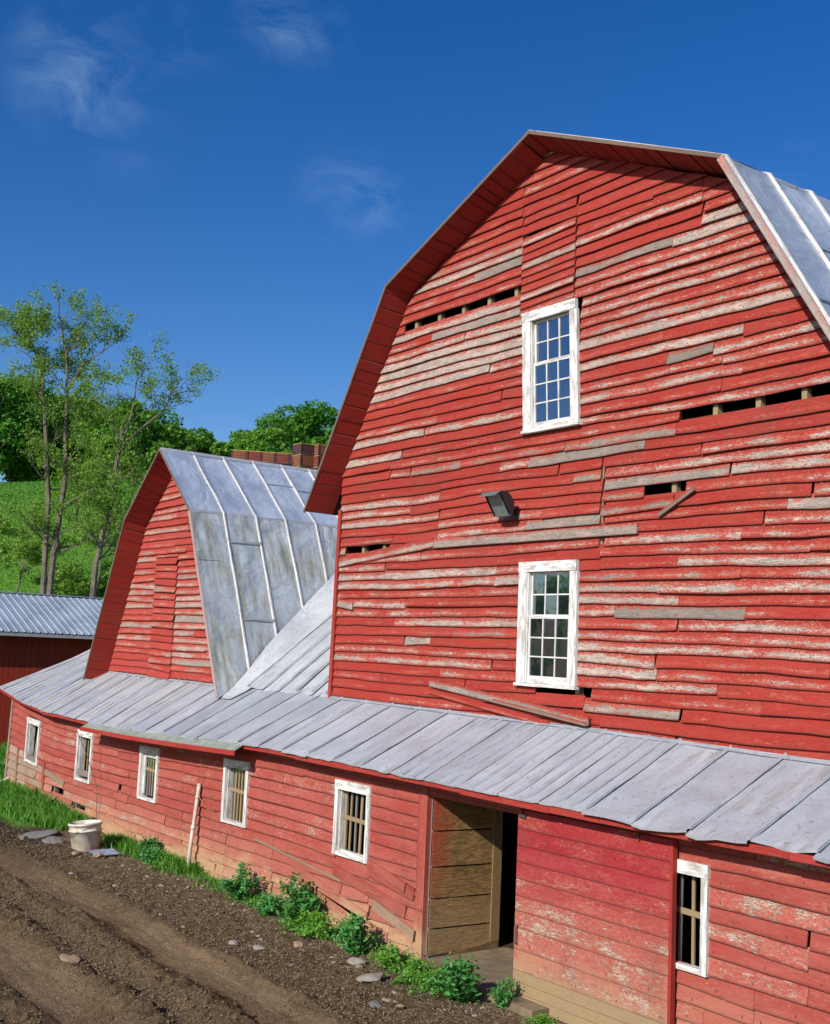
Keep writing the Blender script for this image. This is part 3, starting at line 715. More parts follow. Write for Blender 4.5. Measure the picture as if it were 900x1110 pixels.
cb.bar((XW - .01, G - .052, 3.12), (XW + .02, G - .052, 6.3), .085, .03, up=(0, 1, 0), col=(.6, .3, .1)); cb.bar((XW - .035, G - .02, 3.12), (XW - .01, G - .02, 6.3), .02, .09, up=(0, 1, 0), col=(.9, .7, .6))
cb.build('corner_board', M['trim'], tall)
siding_side = [(XW, -1), (XM + HW, 1)]
for xx, sg in siding_side:
    z = 3.05; side = MB()
    while z < 6.35:
        side.hexa([(xx + sg*.03, G + .0, z), (xx + sg*.03, 16.8, z), (xx + sg*.008, 16.8, z + .165), (xx + sg*.008, G + .0, z + .165), (xx, G + .0, z), (xx, 16.8, z), (xx - sg*.005, 16.8, z + .165), (xx - sg*.005, G + .0, z + .165)], (random.random(), .4, 0)); z += .15
    side.build('side_wall', M['facade'], tall)
bk = MB()
bk.hexa([(XM - HW, 16.8, 3), (XM + HW, 16.8, 3), (XM + HW, 16.8, 6.3), (XM - HW, 16.8, 6.3), (XM - HW, 16.9, 3), (XM + HW, 16.9, 3), (XM + HW, 16.9, 6.3), (XM - HW, 16.9, 6.3)])
bk.hexa([(XM - HW, 16.8, 6.3), (XM + HW, 16.8, 6.3), (XM + HA - .1, 16.8, ZK - .1), (XM - HA + .1, 16.8, ZK - .1), (XM - HW, 16.9, 6.3), (XM + HW, 16.9, 6.3), (XM + HA - .1, 16.9, ZK - .1), (XM - HA + .1, 16.9, ZK - .1)])
bk.hexa([(XM - HA + .1, 16.8, ZK - .1), (XM + HA - .1, 16.8, ZK - .1), (XM + .05, 16.8, ZA - .12), (XM - .05, 16.8, ZA - .12), (XM - HA + .1, 16.9, ZK - .1), (XM + HA - .1, 16.9, ZK - .1), (XM + .05, 16.9, ZA - .12), (XM - .05, 16.9, ZA - .12)])
bk.build('back_wall', M['facade'], tall)
fl = MB(); fl.box((XM - HW + .02, G + .15, 2.96), (XM + HW - .02, 16.78, 3.02)); fl.build('loft_floor', M['dark'], tall)

def sash_window(root, x0, x1, z0, z1, sh, label, upper_open=0.):
    """casing outside size x0..x1, z0..z1 ; six panes over nine"""
    Y = G - .05
    cs = MB(); cw = .165; ct = .13; S = dict(shear=sh)
    cs.box((x0, Y - .03, z0 + .03), (x0 + cw, Y + .02, z1 - ct), (.2, 0, 0), **S); cs.box((x1 - cw*.85, Y - .03, z0 + .03), (x1, Y + .02, z1 - ct - .004), (.6, 0, 0), **S)
    cs.box((x0 - .005, Y - .035, z1 - ct + .003), (x1 - .02, Y + .02, z1 + .01), (.4, 0, 0), **S); cs.box((x0 - .02, Y - .055, z0 - .012), (x1 + .02, Y + .03, z0 + .026), (.9, 0, 0), **S)
    for sx in (x0 + cw, x1 - cw*.85 - .02): cs.box((sx + .001, Y - .012, z0 + .03), (sx + .019, Y + .075, z1 - ct), (.7, 0, 0), **S)
    win = cs.build('window', M['white'], root); tag(win, label)
    ix0, ix1, iz0, iz1 = x0 + cw + .022, x1 - cw*.85 - .022, z0 + .03, z1 - ct
    zm = iz0 + (iz1 - iz0)*.60
    for nm, a, b, rows, yo in (('lower', iz0, zm + .02, 3, .012), ('upper', zm - .01, iz1, 2, .040)):
        sb = MB(); gb = MB(); rail = .05 if nm == 'lower' else .035; st = .03; y = Y + yo
        bot = .10 if nm == 'lower' else .035
        sb.box((ix0, y, a), (ix0 + st, y + .026, b), None, **S); sb.box((ix1 - st, y, a), (ix1, y + .026, b), None, **S)
        sb.box((ix0 + st, y + .001, a), (ix1 - st, y + .025, a + bot), None, **S); sb.box((ix0 + st, y + .001, b - rail), (ix1 - st, y + .025, b), None, **S)
        gx0, gx1, gz0, gz1 = ix0 + st, ix1 - st, a + bot, b - rail
        mw = .0095
        for k in (1, 2):
            xx = gx0 + (gx1 - gx0)*k/3; sb.box((xx - mw, y + .003, gz0), (xx + mw, y + .022, gz1), None, **S)
        for k in range(1, rows):
            zz = gz0 + (gz1 - gz0)*k/rows
            for c in range(3):
                xa = gx0 + (gx1 - gx0)*c/3 + (mw if c else 0); xb = gx0 + (gx1 - gx0)*(c + 1)/3 - (mw if c < 2 else 0)
                sb.box((xa, y + .004, zz - .0095), (xb, y + .021, zz + .0095), None, **S)
        so_ = sb.build('sash', M['white'], win)
        for c in range(3):
            for r_ in range(rows):
                xa, xb = gx0 + (gx1 - gx0)*c/3, gx0 + (gx1 - gx0)*(c + 1)/3; za, zb = gz0 + (gz1 - gz0)*r_/rows, gz0 + (gz1 - gz0)*(r_ + 1)/rows
                t1, t2 = random.uniform(-.004, .004), random.uniform(-.004, .004); yy = y + .0125
                P = [(xa, yy + t1, za), (xb, yy - t1, za), (xb, yy - t1 + t2*.5, zb), (xa, yy + t1 + t2*.5, zb)]
                P = [(p[0] + sh(p[2]), p[1], p[2]) for p in P]
                gb.hexa(P + [(p[0], p[1] + .003, p[2]) for p in P], (random.random(), 0, 0))
        gb.build('glass', M['glass'], win)
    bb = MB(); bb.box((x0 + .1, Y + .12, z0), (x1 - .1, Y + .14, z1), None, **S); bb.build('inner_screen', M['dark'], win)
sash_window(tall, -1.345, -.245, 7.05, 8.77, lambda z: -.060*(z - 7.9) , 'upper white window reflecting blue sky')
sash_window(tall, -1.27, -.125, 3.59, 5.24, lambda z: -.006*(z - 4.5), 'lower white window with dark panes')

# ================================================================== SMALLER BARN
XS = -12.656; SB, SA = 3.429, 1.6875; SZB, SZK, SZA = 2.97, 6.608, 8.052
small = empty('barn', (XS, G, 0), 'smaller red gambrel barn with stained metal roof behind the low wing', 'barn')
profS = [(XS - SB, SZB), (XS - SA, SZK), (XS, SZA), (XS + SA, SZK), (XS + SB, SZB)]
gambrel(small, profS, G - .50, 15.0, G, [1.45 + .735*k for k in range(19)], ['metal3', 'metal3', 'metal3', 'metal2'], .21,
        cross=[(0, .72, 3), (1, .83, 3), (2, .28, 3), (1, .40, 3), (4, .55, 2), (3, .6, 2), (2, .3, 3)], seam_h=.03, deck_step=.24)
def gs_half(z):
    kz = SZK - .17
    if z <= kz: return (SB - .20) + ((SA - .16) - (SB - .20))*max(0, (z - SZB)/(kz - SZB))
    return max(0.02, (SA - .16)*(1 - (z - kz)/((SZA - .24) - kz)))
s2 = MB()
siding(s2, 3.02, SZA - .25, .148, lambda z: XS - gs_half(z), lambda z: XS + gs_half(z), G, holes=[(-13.47, -12.36, 3.0, 5.82)], warp=lambda x, z: .05*(vn(x*.6, z*.8) - .5) + .012*(x - XS)*(z - 5)/3,
       wear=lambda x, z: .42 + .3*(vn(x, z*2) - .5) + (.12 if z < 5.5 else 0), grey=lambda x, z: random.choice([0, 0, 0, .2, .3]), lens=(1.2, 3), jit=.012, ragged=.007, front=.04, liftp=.3)
siding(s2, 3.02, 5.82, .152, lambda z: -13.47, lambda z: -12.36, G - .02, warp=lambda x, z: -.02 - .03*(x + 12.9), wear=lambda x, z: .22, grey=lambda x, z: .3 if (4.9 < z < 5.1 or 4.2 < z < 4.4 or z < 3.8 and z > 3.4) else 0, lens=(3, 4), jit=.01, front=.05, liftp=.5)
s2.build('siding', M['gable2'], small)
f2 = MB(); _q = [(z_, gs_half(z_) - .12) for z_ in (3.0, 6.3, 7.3)]
for (za_, ha_), (zb_, hb_) in zip(_q[:-1], _q[1:]): f2.hexa([(XS - ha_, G + .05, za_), (XS + ha_, G + .05, za_), (XS + hb_, G + .05, zb_), (XS - hb_, G + .05, zb_), (XS - ha_, G + .1, za_), (XS + ha_, G + .1, za_), (XS + hb_, G + .1, zb_), (XS - hb_, G + .1, zb_)])
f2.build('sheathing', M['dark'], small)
b2 = MB(); b2.box((XS - 3.2, 14.8, 0), (XS + 3.2, 14.9, 3.1)); b2.hexa([(XS - 3.2, 14.8, 3.1), (XS + 3.2, 14.8, 3.1), (XS + 1.5, 14.8, 6.4), (XS - 1.5, 14.8, 6.4), (XS - 3.2, 14.9, 3.1), (XS + 3.2, 14.9, 3.1), (XS + 1.5, 14.9, 6.4), (XS - 1.5, 14.9, 6.4)]); b2.build('back_wall', M['facade'], small)

# ================================================================== LOW WING
EAVE = [(-19.1, 2.62), (-17.6, 2.42), (-15.8, 2.27), (-12.0, 2.22), (-8.4, 2.31), (-5.8, 2.39), (-1.5, 2.37), (.5, 2.345), (2.5, 2.335), (4.6, 2.365), (6.6, 2.38)]
TOPZ = [(-19.1, 3.26), (-16.2, 3.17), (-10.6, 3.14), (-6, 3.15), (0, 3.11), (3.6, 3.04), (6.6, 3.02)]
def zroof(x, y, d=0):
    e, t = interp(EAVE, x), interp(TOPZ, x)
    z = e + (t - e)*(y + .35)/1.53
    if y > G: z = t + (t - e)/1.53*(y - G) + .10*(y - G)**2
    return z
wing = empty('lean_to', (-6, 0, 0), 'long low red wing with sagging metal roof in front of both barns', 'lean-to')
def lw_warp(x, z): return (interp(EAVE, x) - 2.36)*(max(0, z)/2.36) + .03*(vn(x*.4 + 5, z*.7) - .5) + .016*(vn(x*1.3, z*2.2) - .5)
XL0 = -18.85
WINS = [(-17.60, -16.70, .92, 1.93, 'weathered window with a leaning inner board'), (-14.26, -13.38, .95, 1.99, 'narrow white framed window with two slats'), (-10.89, -10.04, .97, 1.96, 'white framed window with wide inner casing'),
        (-7.37, -6.50, .98, 2.01, 'white framed window with five slats'), (-3.84, -2.94, 1.0, 2.04, 'white framed window with crooked slats'), (2.16, 3.05, .94, 1.99, 'chipped window half covered by the sliding door')]
lh = [(a + .04, b - .04, c - .02, d - .01) for a, b, c, d, _ in WINS]
lh += [(-1.64, 1.9, -1, 2.12), (-15.7, -14.9, .46, .58), (-14.4, -13.6, .30, .42), (-13.2, -12.9, .1, .3), (-16.2, -14.6, -.5, .22), (-14.0, -12.7, -.5, .10), (-11.9, -11.75, .98, 1.10), (-11.35, -11.27, .55, .63), (-9.12, -9.0, .42, .5), (-10.6, -10.5, .2, .3), (-1.95, -1.8, .92, 1.0), (-9.9, -9.72, .1, .2)]
s3 = MB()
siding(s3, -.06, 2.46, .170, lambda z: XL0 - .07*(1.2 - z) , lambda z: 6.6, 0., holes=lh, warp=lw_warp, wear=lambda x, z: .22 + .3*(vn(x*.7, z) - .5) + .35*max(0, .7 - z) + (.28 if (x < -14.5 and z < 1.1) else 0),
       grey=lambda x, z: (.5 if (x < -14.2 and .3 < z < 1.0 and random.random() < .4) else 0), lens=(1.0, 3.4), liftp=.14, tiltp=.3, jit=.010, ragged=.006, front=.040, breaks=[(-5.6, 0, 1.2), (-8.9, 0, .9), (-2.9, .2, .9)])
def lq(a, b, wd, y=-.055, **k): plank(s3, a, b, wd, y, **k)
lq((-2.88, .93), (-1.83, .80), .17, col=(.9, .1, 0)); lq((-3.8, .80), (-2.0, .54), .155, col=(.95, .05, 0)); lq((-2.95, 1.02), (-2.0, .86), .13, y=-.05, col=(.3, .1, 0), yoff=-.03)
lq((-5.0, .64), (-2.9, .28), .16, col=(.2, .1, 0)); lq((-2.75, .50), (-1.75, .30), .14, y=-.06, col=(.4, .8, .8), yoff=-.03); lq((-4.6, .40), (-2.4, .12), .15, y=-.055, col=(.8, .5, 0))
lq((-3.4, .16), (-1.72, -.06), .13, y=-.05, col=(.3, .9, .3)); lq((-6.2, .86), (-3.6, .66), .03, y=-.048, col=(.5, .8, .8)); lq((-16.2, .34), (-14.0, .20), .15, y=-.07, col=(.5, .2, 1.0)); lq((-16.3, .86), (-14.9, .72), .12, y=-.05, col=(.5, .6, .8))
lq((-14.6, .22), (-12.6, .02), .12, y=-.05, col=(.5, .3, .6)); lq((-12.9, .35), (-10.9, .16), .13, y=-.05, col=(.5, .4, .2)); lq((-9.2, .34), (-7.5, .18), .13, y=-.05, col=(.4, .4, .1))
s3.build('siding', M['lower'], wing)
fr = MB(); x = -18.7
while x < 6.6:
    if not (-1.6 < x < 1.9) and not any(a - .05 < x < b + .05 for a, b, c, d, _ in WINS):
        fr = MB(); fr.box((x - .04, .03, -.05), (x + .04, .12, zroof(x, .1) - .12)); fr.build('stud', M['greywood'], wing)
    x += .61
for a, b, c, d, _ in WINS:
    for xx in (a - .03, b - .05):
        fr = MB(); fr.box((xx, .02, 0), (xx + .08, .11, 2.1)); fr.build('stud', M['greywood'], wing)
tr = MB()
tr.box((-1.80, -.045, -.02), (-1.62, .10, 2.24), (.3, .2, 0))
tr.build('door_post', M['lower'], wing)
tr = MB(); tr.box((-1.62, -.02, 2.10), (1.9, .05, 2.235), (.8, .1, 0)); tr.build('door_header', M['lower'], wing)
tr = MB(); tr.box((-16.30, -.06, .0), (-16.18, -.03, 1.05), (.9, .3, .1)); tr.build('wall_batten', M['lower'], wing)
tr = MB(); tr.box((-18.2, -.055, .2), (-18.12, -.03, 1.2), (.9, .3, .5)); tr.build('wall_batten', M['lower'], wing)
tr = MB(); tr.bar((XL0 - .09, -.045, .1), (XL0 + .02, -.045, 2.5), .10, .03, up=(0, 1, 0), col=(.4, .6, .3)); tr.build('corner_board', M['lower'], wing)
fd = MB(); xs = np.arange(-19.0, 6.61, .8)
for k in range(len(xs) - 1):
    a, b = xs[k], xs[k + 1] - .006
    za, zb = interp(EAVE, a), interp(EAVE, b); j = random.uniform(-.008, .006)
    fd.hexa([(a, -.325, za - .095 + j), (b, -.325, zb - .095 + j), (b, -.325, zb - .018 + j), (a, -.325, za - .018 + j), (a, -.30, za - .095 + j), (b, -.30, zb - .095 + j), (b, -.30, zb - .018 + j), (a, -.30, za - .018 + j)], (random.random(), .25, 0))
    fd.hexa([(a, -.30, za - .075), (b, -.30, zb - .075), (b, .05, zroof(b, .05) - .05), (a, .05, zroof(a, .05) - .05), (a, -.30, za - .055), (b, -.30, zb - .055), (b, .05, zroof(b, .05) - .03), (a, .05, zroof(a, .05) - .03)], (random.random(), .1, 0))
fd.build('fascia', M['trim'], wing)
# sheets of the pent roof
seamsx = sorted(set([round(1.6 + .725*k, 3) for k in range(-28, 7)])); seamsx = [s for s in seamsx if -19.0 < s < 6.5]
seamsx = [-19.05] + seamsx + [6.6]
pr = MB(); ribs = MB()
for k in range(len(seamsx) - 1):
    xa, xb = seamsx[k], seamsx[k + 1]
    jag = random.uniform(-.05, .035) if xb > 1.0 else random.uniform(-.012, .012); col = (random.random(), 0, 0)
    ymax = 3.2 if xb < -15.9 else G + .03
    nv = 16 if ymax > 2 else 9; nu = 6; P = []; UV = []
    for iv in range(nv + 1):
        y = -.36 + jag + (ymax + .36 - jag)*iv/nv; row = []; ruv = []
        for iu in range(nu + 1):
            s_ = iu/nu; x = xa + (xb - xa)*s_
            edge = .014 if iu == nu else (.002 if iu == 0 else 0)
            tip = ((.05 if x > 1 else .018)*(vn(x*5, k) - .45) if iv == 0 else 0)
            z = zroof(x, y) + edge + tip + .014*(vn(x*2.3 + k*3, y*2.5) - .5)
            row.append((x - (.0 if iu else .012), y, z)); ruv.append((x, y))
        P.append(row); UV.append(ruv)
    pr.grid(P, UV, col)
    low = [(p[0], p[1] + .004, p[2] - .022) for p in P[0]]; pr.grid([low, P[0]], [UV[0], UV[0]], col)
    # ribs
    inner_ribs = [] 
    if -2.4 < xa < 1.5: inner_ribs = [.34, .67]
    elif xb < -10.6: inner_ribs = [.33, .66] if (k % 3) else [.5]
    for q in inner_ribs:
        x = xa + (xb - xa)*q; n = 8
        ribs = MB(); ribs.strip([(x, -.35 + jag + (ymax + .35 - jag)*i/n, zroof(x, -.35 + jag + (ymax + .35 - jag)*i/n) + .004) for i in range(n + 1)], .055, .024, (0, -.5, 1), (1, 0, 0), col=(.2, 0, 0)); ribs.build('roof_rib', M['seam'] if xb < -10.6 else M['metal'], wing)
    if 1.0 < xb < 6 or -9.5 < xb < -2.3:
        n = 7
        ribs = MB(); ribs.strip([(xb + .004 + random.uniform(-.004, .004), -.34 + (ymax + .34)*i/n, zroof(xb, -.34 + (ymax + .34)*i/n) + .02 + random.uniform(-.004, .004)) for i in range(n + 1)], .03, .022, (0, -.5, 1), (1, 0, 0), col=(.1, 0, 0)); ribs.build('roof_rib', M['metal'], wing)
pr.build('roof_sheets', M['metal'], wing)
# flashing strip along both gables
for a, b, in ((-5.98, 4.05), (-15.7, -9.6)):
    fs = MB()
    n = int((b - a)/.9)
    for i in range(n):
        x0, x1 = a + (b - a)*i/n, a + (b - a)*(i + 1)/n + .01
        z0, z1 = zroof(x0, G - .045) + .026, zroof(x1, G - .045) + .026
        fs.hexa([(x0, G - .085, z0 - .02), (x1, G - .085, z1 - .02), (x1, G - .042, z1 + .012), (x0, G - .042, z0 + .012), (x0, G - .08, z0 - .03), (x1, G - .08, z1 - .03), (x1, G - .03, z1 + .004), (x0, G - .03, z0 + .004)])
    fs.build('flashing', M['metal'], wing)
# extra drip shelf hung under the eave
ds = MB()
for a, b in ((-12.9, -10.6), (-10.6, -8.3), (-8.3, -6.2)):
    for q in (0,):
        za, zb = interp(EAVE, a) - .045, interp(EAVE, b) - .045
        ds.hexa([(a, -.50, za - .085), (b, -.50, zb - .085), (b, -.34, zb + .01), (a, -.34, za + .01), (a, -.50, za - .07), (b, -.50, zb - .07), (b, -.34, zb + .025), (a, -.34, za + .025)])
o = ds.build('drip_shelf', plain_mat('mossy_grey_green_metal', (.30, .33, .27), .6, var=.35, scale=4), wing)
dt = MB()
for a, b in ((-12.93, -10.6), (-10.59, -8.3), (-8.29, -6.17)):
    za, zb = interp(EAVE, a) - .16, interp(EAVE, b) - .16
    dt.hexa([(a, -.52, za - .035), (b, -.52, zb - .035), (b, -.52, zb + .045), (a, -.52, za + .045), (a, -.50, za - .035), (b, -.50, zb - .035), (b, -.50, zb + .045), (a, -.50, za + .045)], (random.random(), .1, 0))
dt.build('shelf_fascia', M['trim'], wing)
# roof panel that climbs between the two barns
cn = MB(); xs_ = [-9.45 + .575*k for k in range(7)]; cr = MB()
SL = .80
def zc(x, y): return interp(TOPZ, x) + .01 + SL*(y - G) + .05*max(0, (G + .5 - y))*0
for k in range(6):
    xa, xb = xs_[k], xs_[k + 1]; P = []; UV = []; nv = 14
    for iv in range(nv + 1):
        y = G - .05 + 4.4*iv/nv; row = []; ruv = []
        for iu in range(6):
            x = xa + (xb - xa)*iu/5; z = zc(x, y) + (.03 if iu == 5 else 0) + .035*(vn(x*2.1, y*1.7) - .5) + .05*max(0, math.sin((x + 9.4)*2.6))*(k < 3)
            row.append((x, y, z)); ruv.append((x, y))
        P.append(row); UV.append(ruv)
    cn.grid(P, UV, (random.random()*.5, 0, 0))
# left part sweeping up the steep roof (folded valley sheet)
kk = (SB - SA)/(SZK - SZB)
P = []; UV = []
for iv in range(17):
    y = .74 + 4.6*iv/16; zv = max(zroof(-9.4, y), interp(TOPZ, -9.4) + SL*(y - G)); xv = XS + SA + (SZK - zv)*kk
    row = []; ruv = []; am = min(1, max(0, (y - .74)/1.2))
    for iu in range(8):
        t = iu/7; x = xv - .04*am + (.35 + .65*am)*t; base_z = max(zroof(x, y) if y < G else 0, interp(TOPZ, -9.4) + SL*(y - G))
        z = base_z + .03 + am*(.10*(1 - t)**2 + .12*(1 - t)**3) + .02*(vn(x*3, y*3) - .5)*(1 - .5*t)
        row.append((x, y, z)); ruv.append((x, y))
    P.append(row); UV.append(ruv)
cn.grid(P, UV, (.05, 0, 0))
cn.build('valley_roof', metal_mat('bright_valley_metal', (.62, .635, .65), stain_amt=.35, metallic=.25, rough=.34, dent=.05, dent_scale=1.6), wing)
for x in (-8.9, -8.3, -7.75, -7.2, -6.65, -6.2):
    cr = MB(); cr.strip([(x + .02*(vn(x, i*.6) - .5), G + .45*i, zc(x, G + .45*i) + .03) for i in range(10)], .05, .035, (0, -.7, 1), (1, 0, 0), col=(.5, 0, 0)); cr.build('valley_seam', M['metal'], wing)
# floor slab, back and end walls of the wing: keeps its inside dark
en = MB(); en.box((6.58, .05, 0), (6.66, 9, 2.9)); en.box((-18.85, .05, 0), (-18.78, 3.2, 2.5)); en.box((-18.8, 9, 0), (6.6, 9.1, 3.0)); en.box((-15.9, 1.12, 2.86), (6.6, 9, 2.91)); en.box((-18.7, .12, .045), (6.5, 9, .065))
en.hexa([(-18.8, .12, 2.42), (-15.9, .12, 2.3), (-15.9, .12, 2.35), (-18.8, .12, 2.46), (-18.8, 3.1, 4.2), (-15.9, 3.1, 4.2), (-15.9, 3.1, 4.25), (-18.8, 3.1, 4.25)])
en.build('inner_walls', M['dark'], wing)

def slat_window(a, b, c, d, label, i):
    fb = MB(); Y = -.035; cw = .082
    top = .115
    fb.box((a, Y - .03, c), (a + cw, Y + .02, d - top + .002)); fb.box((b - cw, Y - .03, c), (b, Y + .02, d - top + .002))
    fb.box((a - .005, Y - .035, d - top + .004), (b + .005, Y + .02, d + .02)); fb.box((a + cw + .002, Y - .028, c), (b - cw - .002, Y + .06, c + .055), (.95, 0, 0))
    fb.box((a + cw, Y + .022, c), (a + cw + .02, Y + .15, d - .1)); fb.box((b - cw - .02, Y + .022, c), (b - cw, Y + .15, d - .1))
    wv = fb.build('window', M['white'], wing); tag(wv, label)
    for v in wv.data.vertices: v.co.z += (interp(EAVE, v.co.x - 0 + parent_world(wv).x) - 2.36)*.5
    slats = {0: [.55], 1: [.22, .46, .70], 2: [.20, .36, .52, .68, .84], 3: [.12, .27, .42, .57, .72, .87], 4: [.10, .28, .46, .64, .84], 5: [.15, .34, .52, .75]}[i]
    for s_ in slats:
        m = MB(); x = a + cw + (b - a - 2*cw)*s_; t = random.uniform(-.012, .012) if i != 0 else .09; wd = random.uniform(.028, .045) if i != 0 else .1
        m.bar((x - t, Y + .085, c + .03), (x + t, Y + .085, d - .08), wd, .02, up=(0, 1, 0)); m.build('slat', M['tan'] if random.random() < .7 else M['greywood'], wv)
    if i in (2, 3, 4, 5):
        m = MB(); zz = c + (d - c)*.52; m.bar((a + cw, Y + .068, zz + .01), (b - cw, Y + .068, zz - .01), .06, .012, up=(0, 1, 0)); m.build('cross_bar', M['tan'], wv)
    if i == 4:
        m = MB(); m.box((a + cw + .12, Y - .02, c + .06), (b - cw, Y + .01, c + .11)); m.build('lower_rail', M['white'], wv)
    if i in (0, 1):
        m = MB(); m.box((a + cw, Y + .0, c + .056), (b - cw, Y + .03, c + .18)); m.build('sill_board', M['greywood'], wv)
    if i == 2:
        m = MB(); m.box((a + cw + .022, Y + .03, c + .06), (a + cw + .09, Y + .06, d - .16)); m.box((a + cw + .092, Y + .03, d - .24), (b - cw, Y + .06, d - .16)); m.build('inner_casing', M['white'], wv)
for i, (a, b, c, d, lab) in enumerate(WINS): slat_window(a, b, c, d, lab, i)

# sliding door
dr = MB(); dl = MB(); zs = [.0, .12, .24, .37, .60, .84, 1.03, 1.20, 1.39, 1.58, 1.77, 1.96, 2.19]
for k in range(len(zs) - 1):
    w0 = .012 if k < 3 else 0
    g = .005
    (dr if k > 2 else dl).hexa([(.27, -.125, zs[k] + g), (2.62, -.125, zs[k] + .015*0 + g), (2.62, -.125, zs[k + 1]), (.27, -.125, zs[k + 1]), (.27, -.10, zs[k] + g), (2.62, -.10, zs[k] + g), (2.62, -.10, zs[k + 1]), (.27, -.10, zs[k + 1])], (random.random()*.6, .10 + [0, .1, .2, .34, .42, .40, .44, .30, .18, .12, .05, .15][k] + random.uniform(-.06, .06), 0))
slide = dr.build('sliding_door', M['door'], wing); tag(slide, 'faded red sliding plank door with bare tan bottom boards')
dl.build('bottom_planks', M['tanlight'], slide)['label'] = 'bare tan bottom planks'
m = MB(); m.box((2.625, -.135, -.02), (2.665, -.07, 2.2)); m.build('edge_batten', M['trim'], slide)
m = MB(); m.tube([(.33, -.128, .66), (.33, -.17, .68), (.33, -.17, .86), (.33, -.128, .88)], .012); m.build('handle', plain_mat('rusty_iron', (.27, .08, .05), .8), slide)
m = MB(); m.tube([(.36, -.145, 2.12), (.36, -.15, 2.24)], .012); m.tube([(2.2, -.145, 2.12), (2.2, -.15, 2.24)], .012); m.box((.30, -.15, 2.10), (.42, -.127, 2.14)); m.build('hanger', plain_mat('dark_iron', (.07, .05, .045), .7), slide)
# hinged leaf, swung inwards
lf = MB(); zz = [.02, .42, .80, 1.20, 1.66, 2.10]
for k in range(5):
    z0, z1 = zz[k], zz[k + 1] - .022
    dz = .035
    P = [(-1.60, .03, z0 + (.05 if k == 0 else 0)), (-1.60, 1.07, z0 - (.02 if k else -.10)), (-1.60, 1.07, z1 - .02), (-1.60, .03, z1)]
    lf.hexa([(p[0] + .03, p[1], p[2]) for p in P] + [(p[0], p[1], p[2]) for p in P], (.15*k + .1, .05, 0))
leaf_m, lt, lp_, lo_ = new_mat('muddy_brown_door_planks'); n = NT(lt); P3 = n.pos(); px_, py_, pz_ = n.sep(P3)
gr_ = n.noise(n.scale(P3, 1, 2.2, 16), 3, 5, .7, .6); sw = n.noise(n.scale(P3, 1, 1.6, 5), 2.2, 7, .72, 1.5); bl = n.noise(P3, 1.7, 4, .6)
cc = n.mix(n.rng(gr_, .3, .7), (.52, .30, .105, 1), (.13, .068, .022, 1)); cc = n.mix(n.rng(sw, .46, .62, 0, .8), cc, (.13, .072, .03, 1))
zlow = n.rng(pz_, .9, .4, 0, .7); cc = n.mix(n.math('MULTIPLY', zlow, n.rng(gr_, .3, .6)), cc, (.36, .25, .13, 1))
redm = n.math('MULTIPLY', n.rng(n.math('ADD', py_, n.math('MULTIPLY', bl, .8)), .72, .50), n.rng(n.math('ADD', pz_, bl), 1.1, 1.9)); cc = n.mix(n.math('MULTIPLY', redm, .85), cc, (.50, .075, .035, 1))
n.L.new(cc, lp_.inputs['Base Color']); lp_.inputs['Roughness'].default_value = .85; n.bump(gr_, .9, .03, lp_)
leaf = lf.build('hinged_door', leaf_m, wing); tag(leaf, 'muddy brown plank door swung inwards beside the open doorway')
m = MB(); m.box((-1.635, 1.06, .0), (-1.555, 1.21, 2.2), (.3, 0, 0)); m.build('stile', M['stile'], leaf)
m = MB(); m.hexa([(-1.55, .05, -.02), (-1.55, 1.2, -.04), (-1.55, 1.2, .17), (-1.55, .05, .03), (-1.60, .05, -.02), (-1.60, 1.2, -.04), (-1.60, 1.2, .17), (-1.60, .05, .03)], (.6, 0, 0)); m.build('bottom_board', M['rawwood'], leaf)
m = MB(); m.box((-1.45, -.38, -.03), (.9, 1.25, .085)); 
for v in m.v: v.z += random.uniform(-.01, .015)
m.build('threshold', plain_mat('dusty_stone', (.25, .18, .11), .95, var=.4, scale=5, bump=.01), wing)

# ================================================================== FLOODLIGHT
grey_m = plain_mat('grey_lamp_metal', (.20, .25, .26), .45, metallic=.3, col2=(.12, .15, .16), scale=14); dk_m = plain_mat('dark_lamp_cap', (.035, .03, .035), .5)
fx = empty('floodlight', (-1.45, G - .06, 5.96), 'dark grey floodlight on the boards above the lower window', 'lamp')
def lamp_sec(r, n=10, y0=0, z0=0, ang=R(40)):
    # D section in the YZ plane: flat side faces down and out
    pts = []
    c = Vector((0, G - .33, 6.04)); fdir = Vector((0, math.sin(R(34)), -math.cos(R(34))))   # along the flat side, down and toward the wall
    out = Vector((0, -math.cos(R(34)), -math.sin(R(34)))); top = c - fdir*r; bot = c + fdir*r
    for k in range(n + 1):
        t = math.pi*k/n; pts.append(c - fdir*math.cos(t)*r - out*math.sin(t)*r*.85)
    return pts, out
hb = MB(); sec, out = lamp_sec(.185); n_ = len(sec)
for xx in (-1.66, -1.33): hb.v.extend([Vector((xx, p.y, p.z)) for p in sec])
for k in range(n_ - 1): hb.face([k, k + 1, n_ + k + 1, n_ + k], [(0, 0)]*4, (.5, 0, 0))
sh_ = [s_ + out*.09*(1 - k/(n_ - 1)*.6) for k, s_ in enumerate((sec[0], sec[-1]))]
for xa, xb in ((-1.675, -1.315),):
    a0, a1 = sec[0], sec[0] + out*.10; hb.hexa([(xa, a0.y, a0.z), (xb, a0.y, a0.z), (xb, a1.y, a1.z), (xa, a1.y, a1.z), (xa, a0.y, a0.z + .012), (xb, a0.y, a0.z + .012), (xb, a1.y, a1.z + .012), (xa, a1.y, a1.z + .012)])
hb.build('housing', grey_m, fx)
